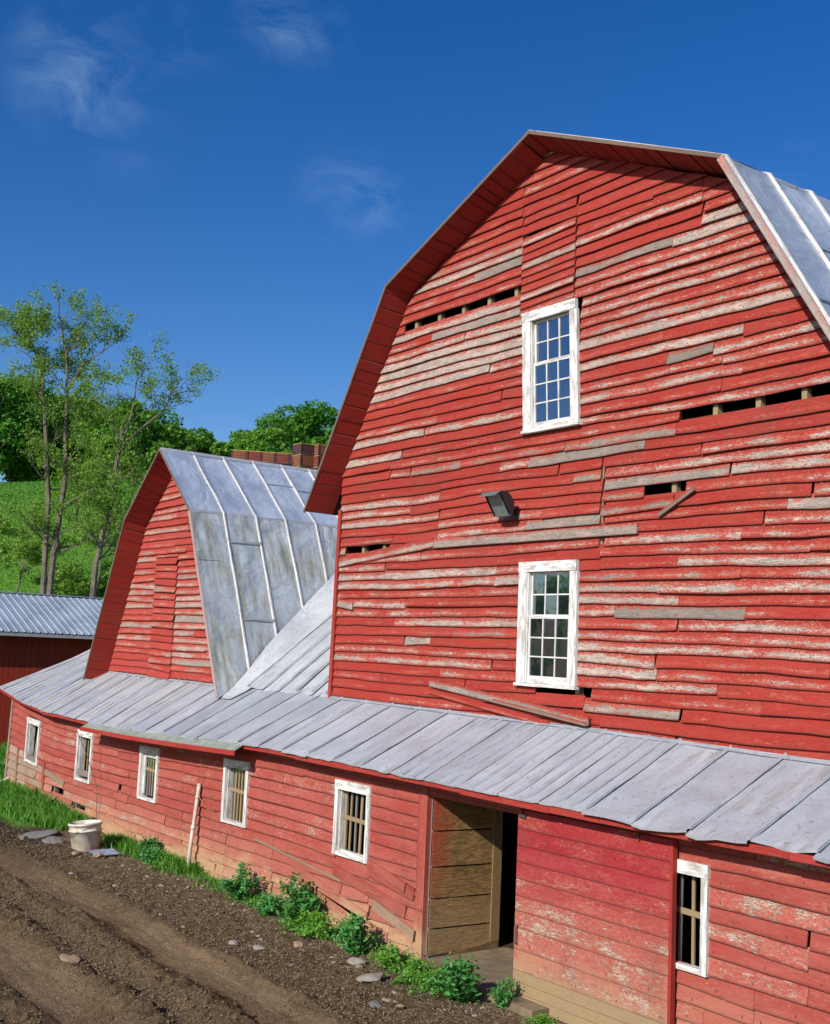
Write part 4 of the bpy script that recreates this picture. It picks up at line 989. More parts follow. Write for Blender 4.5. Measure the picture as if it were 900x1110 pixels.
for xx, d in ((-1.33, .012), (-1.66, -.012)):
    ec = MB(); b0 = 0; ec.v.extend([Vector((xx + d, p.y, p.z)) for p in sec]); ec.v.extend([Vector((xx, p.y, p.z)) for p in sec])
    ec.face(list(range(b0, b0 + n_)), [(0, 0)]*n_, (.5, 0, 0))
    for k in range(n_ - 1): ec.face([b0 + k, b0 + k + 1, b0 + n_ + k + 1, b0 + n_ + k], [(0, 0)]*4, (.5, 0, 0))
    ec.build('end_cap', dk_m, fx)
ln = MB(); a0, a1 = sec[0] + out*.006, sec[-1] + out*.006
ln.hexa([(-1.62, a0.y, a0.z), (-1.35, a0.y, a0.z), (-1.35, a1.y, a1.z), (-1.62, a1.y, a1.z), (-1.62, a0.y - out.y*.01, a0.z - out.z*.01), (-1.35, a0.y - out.y*.01, a0.z - out.z*.01), (-1.35, a1.y - out.y*.01, a1.z - out.z*.01), (-1.62, a1.y - out.y*.01, a1.z - out.z*.01)])
lens_m = plain_mat('lamp_glass', (.30, .38, .38), .12, metallic=.6, col2=(.45, .52, .50), scale=16); ln.build('lens', lens_m, fx)
bm_ = MB(); bm_.tube([(-1.45, G - .03, 5.90), (-1.45, G - .09, 5.92), (-1.46, G - .26, 6.0)], [.06, .04, .03], n=10); bm_.build('bracket', dk_m, fx)

# ================================================================== GREY-ROOFED SHED
shed = empty('shed', (-31, 5, 0), 'dark red shed with ribbed blue grey metal roof left of the barns', 'shed')
sw_ = MB(); y = -12.0
while y < 16:
    wdt = random.uniform(.17, .24); sw_.hexa([(-31, y, -.3), (-31, y + wdt - .008, -.3), (-31, y + wdt - .008, 3.95), (-31, y, 3.95), (-31.04, y, -.3), (-31.04, y + wdt - .008, -.3), (-31.04, y + wdt - .008, 3.95), (-31.04, y, 3.95)], (random.random(), .1 + (.4 if random.random() < .1 else 0), 0)); y += wdt
sw_.build('wall', M['shedwall'], shed)
sw2 = MB(); sw2.box((-39, -12, -.3), (-31.05, -11.9, 3.9)); sw2.box((-39, 15.9, -.3), (-31.05, 16, 3.9)); sw2.box((-39.1, -12, -.3), (-39.0, 16, 3.9)); sw2.build('rear_walls', M['shedwall'], shed)
rf = MB(); y = -12.5; P = []; UV = []
def shz(x): return 3.98 + (-30.45 - x)*.375
ys = []; 
while y < 16.5: ys += [(y, 0), (y + .028, .03), (y + .06, .03), (y + .088, 0)]; y += .26
for (x0, x1, z0, z1) in ((-30.45, -34.3, shz(-30.45), shz(-34.3)), (-34.3, -39.4, shz(-34.3), 3.6)):
    P = [[(x0, a, z0 + b) for a, b in ys], [(x1, a, z1 + b) for a, b in ys]]; UV = [[(0, a) for a, b in ys], [(3.8, a) for a, b in ys]]; rf.grid(P, UV, (.3, 0, 0))
rf.build('roof', M['corr'], shed)
ft = MB(); ft.box((-30.50, -12.5, 3.84), (-30.47, 16.5, 3.965)); ft.build('fascia', plain_mat('pale_eave_trim', (.40, .38, .38), .5), shed)
ft = MB(); ft.box((-34.42, -12.5, shz(-34.3) + .02), (-34.18, 16.5, shz(-34.3) + .05)); ft.build('ridge_cap', M['corr'], shed)

# ================================================================== SMALL THINGS BY THE WALL
white_pl = plain_mat('dirty_white_plastic', (.72, .70, .64), .45, col2=(.42, .31, .19), scale=5)
bk_ = empty('bucket', (-10.9, -1.0, hz(-10.9, -1.0)), 'dirty white plastic bucket standing in the mud near the wall', 'bucket')
b = MB(); b.lathe([(0, 0), (.235, 0), (.245, .02), (.285, .36), (.305, .365), (.308, .385), (.29, .39), (.295, .47), (.315, .475), (.318, .515), (.298, .52), (.288, .44), (.24, .06), (0, .06)], 36)
q = b.build('body', white_pl, None, smooth=True); q.parent = bk_
b = MB(); b.lathe([(0, .40), (.15, .41), (.284, .40)], 24); q = b.build('contents', plain_mat('mud_filling', (.20, .12, .055), .9, bump=.01), None); q.parent = bk_
b = MB(); b.tube([(.31*math.cos(t), .31*math.sin(t)*.9 - .05, .47 - .16*math.sin(t)**2) for t in np.linspace(-math.pi, 0, 14)], .006, n=6); q = b.build('handle', plain_mat('wire_handle', (.30, .28, .26), .4, metallic=.8), None); q.parent = bk_
bk_.rotation_euler = (R(4), R(-3), 0); bk_.location.z -= .03

pb = MB(); pb.tube([(-8.17, -.22, -.1), (-8.18, -.19, .4), (-8.19, -.13, 1.0), (-8.205, -.08, 1.50)], .035, n=10); pb.tube([(-8.19, -.155, .72), (-8.19, -.154, .78)], .043, n=10); pb.tube([(-8.2, -.10, 1.24), (-8.2, -.098, 1.30)], .043, n=10)
tag(pb.build('pipe', plain_mat('dirty_white_pipe', (.66, .62, .55), .5, col2=(.40, .31, .22), scale=4), None, smooth=True), 'slender white pipe leaning upright against the lower red wall', 'pipe')
cbm = plain_mat('weathered_cord', (.20, .13, .09), .8)
m = MB(); m.tube([(-12.83, -.62, 2.05), (-12.80, -.40, 1.6), (-12.77, -.12, .9), (-12.75, -.10, .25)], .008, n=5); tag(m.build('cord', cbm), 'thin dark cord hanging from the eave down the wall', 'cord')
m = MB(); m.tube([(-7.9, -.30, 2.15), (-8.05, -.12, 1.8), (-8.2, -.07, 1.45)], .006, n=5); m.tube([(-8.2, -.11, 1.32), (-7.9, -.07, 1.12), (-7.6, -.06, 1.10)], .006, n=5); tag(m.build('wire', plain_mat('orange_wire', (.55, .20, .06), .7)), 'thin orange wire running from the eave to the pipe top', 'wire')
m = MB(); m.tube([(-18.75, -.32, .02), (-18.80, -.30, .22), (-18.72, -.14, .36), (-18.6, -.06, .42)], .055, n=8); tag(m.build('drainpipe', white_pl, None, smooth=True), 'short bent white drainpipe elbow at the far wall corner', 'pipe')
# crumpled ribbed scrap
m = MB(); P = []; UV = []
for i in range(5):
    row = []; uvr = []
    for j in range(22):
        row.append((-10.42 + .115*i + random.uniform(-.006, .006), -1.22 + .022*j + .03*i, .05 + .02*(j % 2) + .02*math.sin(i*1.4) + random.uniform(0, .012))); uvr.append((i*.1, j*.02))
    P.append(row); UV.append(uvr)
m.grid(P, UV, (.4, 0, 0)); m.grid([[(p[0], p[1], p[2] - .012) for p in r_] for r_ in P], UV, (.4, 0, 0))
tag(m.build('scrap', plain_mat('blue_grey_scrap', (.30, .33, .40), .45, metallic=.3, col2=(.13, .14, .17), scale=20)), 'crumpled blue grey ribbed scrap lying right of the bucket', 'scrap')

# stones
def rock_mesh(name, seed, mat, flat=.55):
    r = random.Random(seed); import bmesh
    bm = bmesh.new(); bmesh.ops.create_icosphere(bm, subdivisions=3, radius=1)
    off = Vector((r.random()*9, r.random()*9, r.random()*9))
    from mathutils import noise as mn
    for v in bm.verts:
        d = 1 + .35*mn.noise(v.co*1.1 + off) + .14*mn.noise(v.co*3 + off); v.co = Vector((v.co.x*d*1.25, v.co.y*d, v.co.z*d*flat))
    me = bpy.data.meshes.new(name); bm.to_mesh(me); bm.free(); me.materials.append(mat)
    for p in me.polygons: p.use_smooth = seed % 2 == 0
    return me
stm = [plain_mat('pale_stone', (.34, .30, .245), .85, col2=(.26, .23, .19), scale=9, bump=.01), plain_mat('tan_stone', (.38, .26, .15), .85, col2=(.27, .19, .12), scale=9, bump=.01), plain_mat('grey_stone', (.19, .18, .17), .85, col2=(.15, .14, .13), scale=9, bump=.01)]
rocks = [rock_mesh('stone', 10 + k, stm[k % 3]) for k in range(6)]
def stone(x, y, s, k, label, group=None, sz=1.):
    o = bpy.data.objects.new('stone', rocks[k]); COL.objects.link(o); o.location = (x, y, hz(x, y) + s*.2); o.scale = (s, s, s*sz); o.rotation_euler = (random.uniform(-.2, .2), random.uniform(-.2, .2), random.uniform(0, 6.28)); tag(o, label, 'stone', group); return o
stone(-1.21, -1.12, .135, 0, 'broad flat pale stone in the dirt below the brown door', sz=.6); stone(-1.95, -.82, .095, 3, 'rounded pale stone lying against the leafy weed near the doorway')
stone(-3.05, -1.62, .085, 0, 'flat pale stone in the middle of the gravel strip', sz=.6); stone(-3.5, -1.76, .07, 3, 'small pale stone left of the flat pale stone in the gravel'); stone(-2.95, -1.08, .07, 1, 'bright tan stone in the gravel strip under the crooked slat window')
stone(-.35, -1.62, .075, 2, 'grey stone at the lower end of the gravel strip'); stone(-3.5, -4.0, .12, 1, 'wide flat stone pressed into the rutted track', sz=.28).location.z -= .035; stone(-9.9, -1.15, .09, 1, 'tan stone touching the ribbed scrap by the bucket')
stone(-10.45, -1.35, .085, 4, 'light brown stone in front of the bucket'); stone(-12.75, -1.3, .36, 2, 'large dark grey slab of rock in the mud left of the bucket', sz=.5).location.z -= .10; stone(-11.9, -1.2, .22, 5, 'dark squat rock between the slab and the bucket', sz=.7).location.z -= .06
for k in range(110):
    y = -.45 - abs(random.gauss(0, .75)); x = random.uniform(-11, .8)
    if y < -2.3: continue
    stone(x, y, random.uniform(.014, .038), random.randrange(6), 'small loose stone in the dirt between the wall and the wheel track', 'small stones scattered along the wall')
gv = []; n = 4500; X = rng.uniform(-12, 1.5, n); Yv = -.3 - np.abs(rng.normal(0, .9, n)); ok = Yv > -2.6; X, Yv = X[ok], Yv[ok]
X = np.concatenate([X, rng.uniform(-10, 1, 500)]); Yv = np.concatenate([Yv, rng.uniform(-5.6, -3.0, 500)])
Z = height(X, Yv); C_ = np.stack([X, Yv, Z + .004], 1); s_ = (rng.uniform(.004, .013, len(X)))[:, None]
tris = []
for k in range(4):
    a = rng.uniform(0, 6.28, len(X)); d = [np.stack([np.cos(a + q*2.1), np.sin(a + q*2.1), rng.uniform(-.3, .3, len(X))], 1) for q in range(3)]
    if k == 0: base = d; apex = C_ + np.array([0, 0, 1.])*s_*.9
    if k < 3: tris.append(np.stack([C_ + base[k]*s_, C_ + base[(k + 1) % 3]*s_, apex], 1))
V = np.concatenate(tris); gm = plain_mat('gravel_grit', (.38, .32, .24), .9, col2=(.13, .11, .09), scale=30)
tag(quads_mesh('gravel', V, gm, nper=3), 'fine pale gravel and grit strewn over the dirt', 'gravel', kind='stuff')

# dirt clods in the ruts
n = 16000; X = rng.uniform(-14, 1.5, n); Yv = np.where(rng.random(n) < .45, rng.normal(-3.65, .28, n), np.where(rng.random(n) < .35, rng.normal(-5.35, .25, n), rng.normal(-1.75, .35, n)))
Z = height(X, Yv); C_ = np.stack([X, Yv, Z + .005], 1); s_ = (.006 + .024*rng.random(n)**2.4)[:, None]; tris = []
a = rng.uniform(0, 6.28, n)
for k in range(4):
    d0 = np.stack([np.cos(a + k*1.57), np.sin(a + k*1.57), np.zeros(n)], 1); d1 = np.stack([np.cos(a + k*1.57 + 1.57), np.sin(a + k*1.57 + 1.57), np.zeros(n)], 1)
    tris.append(np.stack([C_ + d0*s_, C_ + d1*s_*.9, C_ + np.array([.15, .1, .8])*s_], 1))
tag(quads_mesh('dirt_clods', np.concatenate(tris), plain_mat('clod_dirt', (.19, .135, .078), .95, col2=(.08, .052, .028), scale=14), nper=3), 'broken dark clods of dirt between the wheel tracks', 'dirt', kind='stuff')

# straw and twigs
n = 1500; X = rng.uniform(-12, 1.4, n); Yv = -.12 - np.abs(rng.normal(0, .75, n)); ok = Yv > -3; X, Yv = X[ok], Yv[ok]; n = len(X)
C_ = np.stack([X, Yv, height(X, Yv) + .014], 1); a = rng.uniform(0, 6.28, n); L_ = rng.uniform(.03, .11, n)[:, None]; D_ = np.stack([np.cos(a), np.sin(a), rng.uniform(-.1, .15, n)], 1); S_ = np.stack([-np.sin(a), np.cos(a), np.zeros(n)], 1)*.003
tag(quads_mesh('straw', np.stack([C_ - D_*L_ - S_, C_ + D_*L_ - S_, C_ + D_*L_ + S_, C_ - D_*L_ + S_], 1), plain_mat('dry_straw', (.50, .38, .20), .8, col2=(.28, .19, .09), scale=20)), 'dry straw and twigs littered along the wall', 'straw', kind='stuff')

# grass
def grass(name, pts, hmin, hmax, wd, label, seed, lean=.35):
    r = np.random.default_rng(seed); n = len(pts); b = np.stack([pts[:, 0], pts[:, 1], height(pts[:, 0], pts[:, 1]) - .02], 1)
    a = r.uniform(0, 6.28, n); h = r.uniform(hmin, hmax, n); ln_ = r.normal(0, lean, (n, 2))*h[:, None]
    sd_ = np.stack([np.cos(a), np.sin(a), np.zeros(n)], 1)*(wd*r.uniform(.6, 1.4, n))[:, None]
    mid = b + np.stack([ln_[:, 0]*.35, ln_[:, 1]*.35, h*.6], 1); tip = b + np.stack([ln_[:, 0], ln_[:, 1], h], 1)
    V = np.stack([b - sd_, b + sd_, mid + sd_*.7, tip, mid - sd_*.7], 1)
    cols = np.zeros((n, 3)); cols[:, 0] = np.clip(r.uniform(0, 1, n)*.6 + .5*fbm(pts[:, 0]*2, pts[:, 1]*2, 3), 0, 1)
    o = quads_mesh(name, V, M['grassblade'], cols, nper=5); tag(o, label, 'grass', kind='stuff'); return o
r = np.random.default_rng(3)
n = 14000; X = r.uniform(-22, -12.9, n); Yv = r.uniform(-1.65, -.06, n); edge = -1.45 + .5*fbm(X*1.1, X*0 + 3, 3) + np.clip((X + 13.6)*.55, 0, 2); ok = Yv > edge
grass('grass', np.stack([X[ok], Yv[ok]], 1), .08, .32, .011, 'long lush grass growing at the far end of the low wing', 5)
n = 3500; X = r.uniform(-11.6, -7.9, n); Yv = -.07 - np.abs(r.normal(0, .22, n)); ok = Yv > -.75
grass('grass', np.stack([X[ok], Yv[ok]], 1), .06, .24, .010, 'strip of short grass along the wall right of the bucket', 6)
n = 2600; X = r.uniform(-7.9, -.6, n); Yv = -.10 - np.abs(r.normal(0, .22, n)); ok = (Yv > -.8) & (fbm(X*1.6, Yv*2, 3) > .42)
grass('grass', np.stack([X[ok], Yv[ok]], 1), .03, .15, .008, 'ragged sparse grass between the weeds at the wall foot', 9)
n = 14000; X = r.uniform(-30.8, -19, n); Yv = r.uniform(-5, 9, n)
grass('grass', np.stack([X, Yv], 1), .1, .3, .022, 'rough green grass between the low wing and the shed', 7)
n = 90000; X = r.uniform(-72, -38.5, n); Yv = r.uniform(2, 32, n)
grass('grass', np.stack([X, Yv], 1), .04, .15, .028, 'bright green meadow grass covering the hill slope', 8, lean=.6)

# ---- weeds
def weed_proto(seed, h, wdt, nleaf, ls, mat, name='weed'):
    r = np.random.default_rng(seed); m = MB(); rr = random.Random(seed); tips = []
    for k in range(rr.randint(9, 13)):
        a = rr.uniform(0, 6.28); ra = rr.uniform(0, wdt*.5); hh = h*rr.uniform(.5, 1)*(1 - .45*ra/(wdt*.5 + .01)); p = [Vector((.02*math.cos(a), .02*math.sin(a), 0)), Vector((ra*.55*math.cos(a), ra*.55*math.sin(a), hh*.55)), Vector((ra*math.cos(a), ra*math.sin(a), hh))]
        m.tube(p, [.006, .005, .003], n=4, cap=False); tips.append(p)
    o = empty('weed', (0, 0, 0), 'x', 'weed'); s1 = m.build('stem', M['weed'], None); s1.parent = o
    C = []
    for _ in range(nleaf):
        p = tips[rr.randrange(len(tips))]; t = rr.random()**.6; q = (p[0].lerp(p[1], t*2) if t < .5 else p[1].lerp(p[2], t*2 - 1)); C.append((q.x + rr.gauss(0, .045), q.y + rr.gauss(0, .045), max(.015, q.z + rr.gauss(0, .03))))
    C = np.array(C); V = leaf_quads(C, ls, r, .8)
    a, b = V[:, 0], V[:, 2]; c, d = V[:, 1], V[:, 3]; ctr = (a + b)/2; V6 = np.stack([a, a*.5 + c*.62 - ctr*.12, b*.5 + c*.62 - ctr*.12, b, b*.5 + d*.62 - ctr*.12, a*.5 + d*.62 - ctr*.12], 1)
    cols = np.zeros((len(V6), 3)); cols[:, 0] = np.clip(r.uniform(0, .6, len(V6)) + .5*C[:, 2]/h, 0, 1)
    lf_ = quads_mesh('leaves', V6, mat, cols, nper=6); lf_.parent = o; return o
W1 = weed_proto(1, .60, .55, 950, .058, M['weed']); W2 = weed_proto(2, .42, .75, 1200, .055, M['weed']); W3 = weed_proto(3, .22, .7, 1100, .036, M['weedlight'])
used = set()
def weed(P, x, y, s, rz, label):
    o = P if P.name not in used else copy_tree(P); used.add(P.name); o.location = (x, y, hz(x, y) - .01); s *= 1.3; o.scale = (s*random.uniform(.85, 1.3), s*random.uniform(.8, 1.1), s*random.uniform(.8, 1.05)); o.rotation_euler.z = rz; o['label'] = label; o['group'] = 'weeds growing along the foot of the wall'
weed(W1, -5.95, -.36, .92, 0, 'bushy upright weed between the pipe and the crooked slat window'); weed(W1, -4.25, -.42, 1.08, 2, 'tallest leafy weed under the crooked slat window'); weed(W2, -4.85, -.6, .75, 1, 'low spreading weed left of the tallest weed')
weed(W3, -3.35, -.52, 1.1, 0, 'pale low weed patch right of the tallest weed'); weed(W2, -2.35, -.60, 1.0, 3, 'dark leafy weed beside the rounded pale stone'); weed(W3, -1.55, -.55, 1.15, 2, 'pale low weed patch at the foot of the door post')
weed(W3, -.95, -.62, 1.0, 4, 'pale low weed patch below the brown door'); weed(W2, .05, -.62, 1.15, 5, 'wide dark weed in front of the open doorway'); weed(W1, .42, -.35, .62, 5, 'small upright weed by the left edge of the sliding door')
weed(W3, -3.8, -.5, .9, 5, 'pale low tuft at the foot of the tallest weed'); weed(W3, -5.3, -.35, .8, 3, 'pale low tuft between the two upright weeds'); weed(W3, -.45, -.75, .9, 1, 'pale low tuft left of the wide dark weed'); weed(W1, -2.55, -.55, .6, 1, 'small upright weed rising from the dark leafy one')
weed(W2, 2.75, -.28, .6, 1, 'small weed peeking out under the right end of the sliding door'); weed(W3, 1.1, -.42, .55, 1, 'tiny pale weed under the sliding door'); weed(W2, -9.6, -.42, .8, 2, 'leafy weed in the grass strip right of the scrap'); weed(W3, -8.5, -.42, 1.0, 4, 'pale feathery weed left of the pipe foot')
weed(W2, -8.95, -.45, .8, 4, 'round leafed weed in the middle of the grass strip')

# ================================================================== TREES
def foliage(C, size, r, mat, parent, name='crown', zc=None, flat=.2):
    V = leaf_quads(C, size, r, flat); cols = np.zeros((len(C), 3)); nn = fbm(C[:, 0]*.9 + 5, C[:, 1]*.9 + C[:, 2]*.8, 3)
    cols[:, 0] = np.clip((nn - .25)*1.2 + r.uniform(-.25, .25, len(C)), 0, 1); o = quads_mesh(name, V, mat, cols); o.parent = parent; return o
def dense_tree(seed, h, w_, mat, n=13000, size=.32, label='x'):
    r = np.random.default_rng(seed); o = empty('tree', (0, 0, 0), label, 'tree')
    m = MB(); m.tube([(0, 0, -.5), (.1, .05, h*.3), (.05, -.1, h*.6), (0, 0, h*.85)], [h*.028, h*.022, h*.014, h*.004], n=7, cap=False)
    blobs = []
    nb = 26
    for k in range(nb):
        a = r.uniform(0, 6.28); zz = r.uniform(.28, .93); rad = w_*.5*math.sin(min(1, (zz - .12)/.5)*math.pi/2)*(1 if zz < .6 else (1 - ((zz - .6)/.42)**2)**.5 if zz < 1.0 else 0)*r.uniform(.3, .9)
        c = np.array([rad*math.cos(a), rad*math.sin(a), zz*h]); blobs.append((c, h*r.uniform(.09, .16)))
        m.tube([(0, 0, h*zz*.55), tuple(c*.6 + np.array([0, 0, h*zz*.25])), tuple(c)], [h*.009, h*.006, h*.002], n=4, cap=False)
    t = m.build('trunk', M['bark'], None); t.parent = o
    pts = []
    for c, br in blobs:
        k = n//nb; d = r.normal(size=(k, 3)); d /= np.linalg.norm(d, axis=1)[:, None]; rr_ = br*(r.uniform(.45, 1.12, k)**.6)[:, None]
        q = c + d*rr_*np.array([1.25, 1.25, .8]); keep = fbm(q[:, 0]*1.1 + seed, q[:, 1]*1.1 + q[:, 2]*1.3, 2) > .28; pts.append(q[keep])
    foliage(np.concatenate(pts), size, r, mat, o); return o
T = [dense_tree(11, 8.6, 7.6, M['leafdark']), dense_tree(12, 7.6, 7.2, M['leaf']), dense_tree(13, 9.6, 7.0, M['leafdark']), dense_tree(14, 6.0, 5.8, M['leaf'])]
usedT = set()
def tree(k, x, y, s, rz, label, zoff=0, sz=None):
    P = T[k]; o = P if k not in usedT else copy_tree(P); usedT.add(k); o.location = (x, y, hz(x, y) + zoff); o.scale = (s, s, sz or s); o.rotation_euler.z = rz; o['label'] = label; o['group'] = 'broadleaf trees along the hilltop'
def at(u, dist):
    """bearing in photo columns -> ground point at a distance"""
    t = (u - 450)/1284.7; d = F + R2*t; l = math.hypot(d.x, d.y); return 11.026 + d.x/l*dist, -9.607 + d.y/l*dist
TREES = [(2, -22, 84, .95, 'tall dark tree at the left edge of the hilltop'), (0, 8, 88, 1.12, 'dark dense tree on the hill at the left edge'), (1, 38, 90, 1.08, 'lighter green tree behind the twin trunked tree'), (0, 66, 94, 1.0, 'dark tree behind the tall bare trunks'),
         (2, 92, 97, .93, 'rounded tree peeking between the two sparse trees'), (1, 116, 90, .92, 'mid green tree behind the forked sparse tree'), (3, 138, 84, 1.15, 'low bushy tree left above the smaller barn ridge'), (0, 158, 92, .92, 'dark tree right of the forked sparse tree'),
         (1, 182, 95, .82, 'tree behind the smaller barn peak'), (3, 205, 90, .98, 'small light tree right of the smaller barn peak'), (1, 232, 97, .72, 'ragged light tree over the metal ridge'), (0, 262, 97, .70, 'low dark tree left of the round hilltop clump'),
         (3, 272, 88, .95, 'small leafy tree standing left of the wooden bins'), (2, 300, 96, .84, 'tallest round crown of the clump over the bins'), (0, 322, 92, .98, 'broad crown behind the stacked bins'), (2, 352, 98, .86, 'round tree right at the eave of the tall barn'), (1, 380, 94, .9, 'tree hidden mostly behind the tall barn eave')]
for i, (k, u, d, s, lab) in enumerate(TREES):
    x, y = at(u, d); tree(k, x, y, s, i*1.3, lab, zoff=-1.1)
# trees across the yard, seen mirrored in the window panes
for i, (x, y) in enumerate([(-36, -27), (-44, -24), (-30, -33), (-48, -34), (-40, -42), (-31, -47), (-56, -26), (-24, -55), (-62, -38), (-36, -52)]):
    tree([0, 1, 2][i % 3], x, y, [.8, .9, .85, 1.25, 1.1, 1.3, 1.2, 1.15, 1.4, 1.5][i], i, ['near broad', 'near left', 'near right', 'broad', 'light', 'tall', 'squat', 'far', 'big', 'dark'][i] + ' tree across the yard mirrored in the barn windows')

def twig_tree(name, trunks, seed, label, dens=1., nleaf=60, ls=.13, low=True, side=(.9, 2.2)):
    r = random.Random(seed); nr_ = np.random.default_rng(seed); base = Vector(trunks[0][0][0]); bz = hz(base.x, base.y)
    o = empty(name, (base.x, base.y, bz), label, 'tree'); m = MB(); C = []
    loc = lambda v: Vector(v) - Vector((base.x, base.y, bz))
    def twig(p, d, L, rad, lev):
        n = 4; pts = [p]; q = p.copy()
        for i in range(n):
            d = (d + Vector((r.gauss(0, .20), r.gauss(0, .20), r.gauss(.05, .15)))).normalized(); q = q + d*L/n; pts.append(q.copy())
            if lev < 2 and i >= 1 and r.random() < .85:
                sd_ = (d + Vector((r.gauss(0, .7), r.gauss(0, .7), r.gauss(.15, .45)))).normalized(); twig(q.copy(), sd_, L*r.uniform(.40, .62), rad*.5, lev + 1)
        m.tube(pts, [rad*(1 - .7*i/n) for i in range(n + 1)], n=4 if lev else 5, cap=False)
        if lev >= 1 or L < .9:
            k = int(nleaf*dens*(L + .25)*(1.2 if lev == 2 else .7))
            for _ in range(k):
                t = r.uniform(.25, 1.08)*n; i = min(n - 1, int(t)); c = pts[i].lerp(pts[i + 1], t - i); C.append((c.x + r.gauss(0, .14), c.y + r.gauss(0, .14), c.z + r.gauss(0, .11)))
    for pl, r0, r1, f0 in trunks:
        P = [loc(p) for p in pl]
        if f0 == 0: P[0].z = -.3
        fine = [P[0]]
        for i in range(len(P) - 1):
            for k in range(1, 4):
                t = k/3; q = P[i].lerp(P[i + 1], t) + (Vector((r.gauss(0, .04), r.gauss(0, .04), 0)) if k < 3 else Vector((0, 0, 0))); fine.append(q)
        nn = len(fine); rad = [r0 + (r1 - r0)*i/(nn - 1) for i in range(nn)]; m.tube(fine, rad, n=7, cap=False)
        tot = sum((fine[i + 1] - fine[i]).length for i in range(nn - 1)); cnt = int(tot*2.3*dens**.5); 
        for _ in range(cnt):
            t = r.uniform(f0 if f0 else .17, 1.0)*(nn - 1); i = min(nn - 2, int(t)); c = fine[i].lerp(fine[i + 1], t - i); a = r.uniform(0, 6.28); up = r.uniform(.15, 1.0)
            rel = t/(nn - 1); L = r.uniform(*side)*(1.25 - .5*rel)
            twig(c, Vector((math.cos(a), math.sin(a), up)).normalized(), L, rad[i]*.30 + .006, 0)
        twig(fine[-1], (fine[-1] - fine[-2]).normalized(), 1.2, r1, 1)
    t = m.build('trunk', M['bark'], None); t.parent = o
    foliage(np.array(C), ls, nr_, M['leafthin'], o, flat=.0); return o
A = [(-38.58, 7.5, 3.2), (-38.33, 7.39, 7.33), (-38.12, 7.44, 8.54), (-37.81, 7.46, 10.64), (-37.56, 7.18, 13.77), (-37.44, 6.95, 15.8), (-37.46, 6.52, 17.3)]
A2 = [A[5], (-37.07, 7.25, 16.1), (-36.91, 7.34, 16.6)]; A3 = [(-37.5, 7.1, 14.1), (-37.06, 7.57, 15.31), (-36.3, 8.4, 16.1)]; A4 = [(-38.0, 7.4, 9.2), (-36.9, 8.4, 10.1), (-36.0, 9.2, 10.6)]
B = [(-38.75, 7.3, 3.2), (-38.3, 6.99, 9.56), (-38.16, 6.56, 12.69), (-38.09, 6.29, 14.54), (-38.14, 6.03, 15.49), (-38.33, 5.65, 16.17), (-38.64, 5.13, 16.57)]
twig_tree('tree', [(A, .17, .03, 0), (A2, .05, .02, .3), (A3, .06, .02, .3), (A4, .06, .02, .3), (B, .13, .02, 0)], 21, 'tall sparse twin trunked tree with thin spring leaves behind the shed', dens=.85, ls=.10, side=(.8, 1.75))
C0 = [(-36.75, 8.3, 3.0), (-36.33, 8.51, 6.97), (-35.94, 8.69, 8.73), (-35.64, 8.86, 9.99), (-35.44, 8.82, 11.63)]
twig_tree('tree', [(C0, .13, .08, 0), ([C0[4], (-35.04, 9.06, 13.2), (-34.88, 9.08, 14.23), (-34.6, 9.3, 15.0)], .06, .02, .2), ([C0[4], (-35.7, 8.5, 13.0), (-36.0, 8.2, 14.2)], .045, .02, .2), ([C0[4], (-34.91, 9.38, 12.5), (-34.25, 10.13, 13.34), (-34.1, 10.3, 14.0), (-33.9, 10.6, 14.1)], .06, .02, .3)], 22, 'sparse forked tree with a long limb leaning over the barn roof', dens=.8, ls=.10, side=(.8, 1.75))
for i, (u, d, lab) in enumerate([(152, 55, 'leafy sapling right of the forked tree base'), (188, 58, 'leafy sapling just left of the smaller barn peak'), (22, 58, 'loose leafy sapling on the slope left of the twin trunks'), (106, 57, 'loose leafy sapling on the slope right of the twin trunks'), (80, 64, 'loose leafy sapling far up the slope behind the twin trunks')]):
    x, y = at(u, d); z = hz(x, y)
    hh = [3.6, 4.6, 3.6, 4.4, 3.6][i]
    twig_tree('sapling', [([(x, y, z), (x + .3, y + .2, z + hh*.5), (x + .1, y + .5, z + hh)], .06, .015, 0)], 40 + i, lab, dens=1.25, nleaf=50, ls=.14, side=(.8, 2.0))

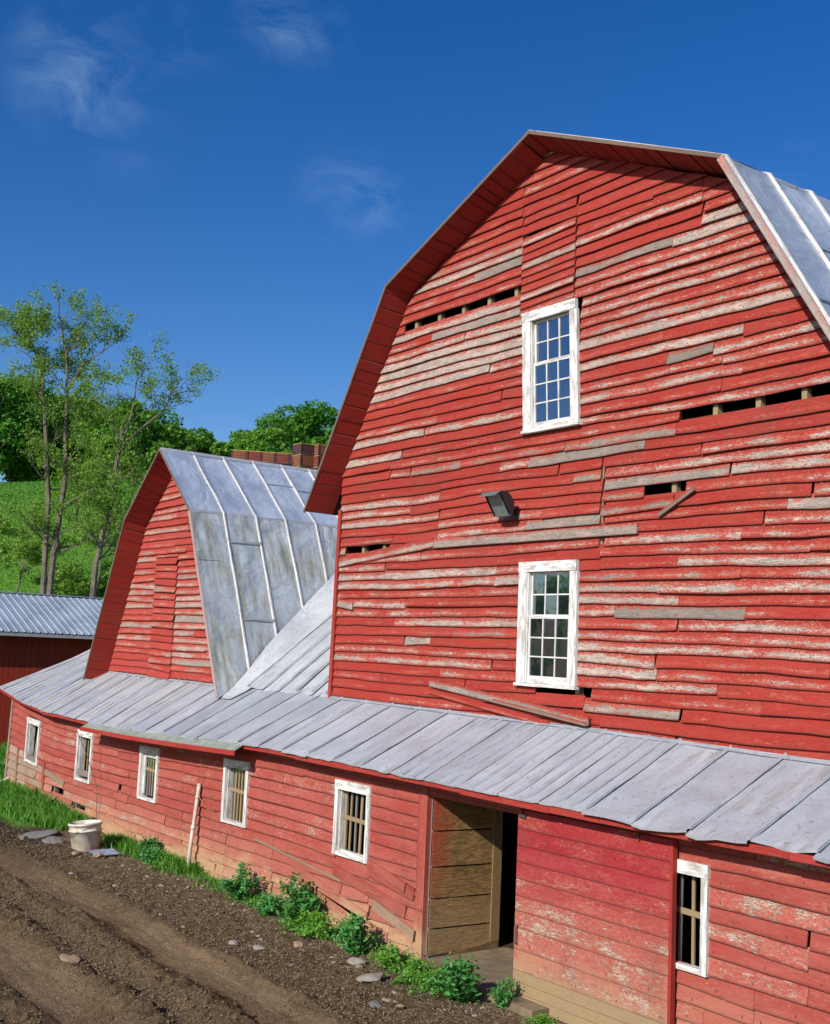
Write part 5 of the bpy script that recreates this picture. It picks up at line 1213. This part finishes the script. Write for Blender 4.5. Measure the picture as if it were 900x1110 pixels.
# ================================================================== WOODEN BINS ON THE HILL
binm = [plain_mat('maroon_bin', (.22, .045, .035), .8, var=.3, scale=1.5), plain_mat('brown_bin', (.25, .085, .045), .8, var=.3, scale=1.5), plain_mat('purple_brown_bin', (.09, .035, .045), .8, var=.3, scale=1.5)]
ylw = plain_mat('yellow_rim', (.55, .50, .08), .7)
def bin_proto(mi, w_, h_):
    o = empty('bin', (0, 0, 0), 'x', 'bin'); m = MB()
    for k in range(4):
        z0 = .08 + (h_ - .1)*k/4; z1 = z0 + (h_ - .1)/4 - .02
        for s_ in (-1, 1):
            m.box((-w_/2, s_*w_/2 - .015, z0), (w_/2, s_*w_/2 + .015, z1)); m.box((s_*(w_/2 - .02) - .015, -w_/2 + .02, z0), (s_*(w_/2 - .02) + .015, w_/2 - .02, z1))
    m.box((-w_/2 + .04, -w_/2 + .04, .09), (w_/2 - .04, w_/2 - .04, h_ - .12)); q = m.build('side_slats', binm[mi]); q.parent = o
    m = MB()
    for a in (-1, 1):
        for b in (-1, 1): m.box((a*(w_/2 - .005) - .035, b*(w_/2 + .005) - .035, 0), (a*(w_/2 - .005) + .035, b*(w_/2 + .005) + .035, h_ - .03))
    m.box((-w_/2 - .03, -w_/2 - .05, 0), (w_/2 + .03, w_/2 + .05, .07)); q = m.build('posts', binm[2]); q.parent = o
    m = MB()
    for s_ in (-1, 1): m.box((-w_/2 - .03, s_*w_/2 - .03, h_ - .028), (w_/2 + .03, s_*w_/2 + .03, h_)); m.box((s_*w_/2 - .03, -w_/2 + .031, h_ - .028), (s_*w_/2 + .03, w_/2 - .031, h_))
    q = m.build('rim', ylw); q.parent = o
    return o
BP = [bin_proto(0, 1.0, .72), bin_proto(1, 1.0, .72), bin_proto(2, 1.0, .72)]; usedB = set()
def put_bin(k, u, d, z, label, rz=.65):
    o = BP[k] if k not in usedB else copy_tree(BP[k]); usedB.add(k); x, y = at(u, d); o.location = (x, y, z); o.rotation_euler.z = R(54) + rz; o['label'] = label; o['group'] = 'wooden bins stacked on the hill'
zb0 = 14.95
names_row = ['first', 'second', 'third', 'fourth', 'fifth']
for i in range(5): put_bin([1, 0, 1, 0, 0][i], 256 + i*15.5, 75, zb0 + .28 - .0*i, names_row[i] + ' bin from the left in the low row on the hill', rz=.12)
for lev in range(3):
    for i in range(3):
        put_bin([[0, 2, 0], [1, 0, 2], [2, 1, 0]][lev][i], 326 + i*19, 74.2, zb0 - .62 + lev*.73, ['bottom', 'middle', 'top'][lev] + ' ' + ['left', 'centre', 'right'][i] + ' bin of the taller stack on the hill', rz=.62)
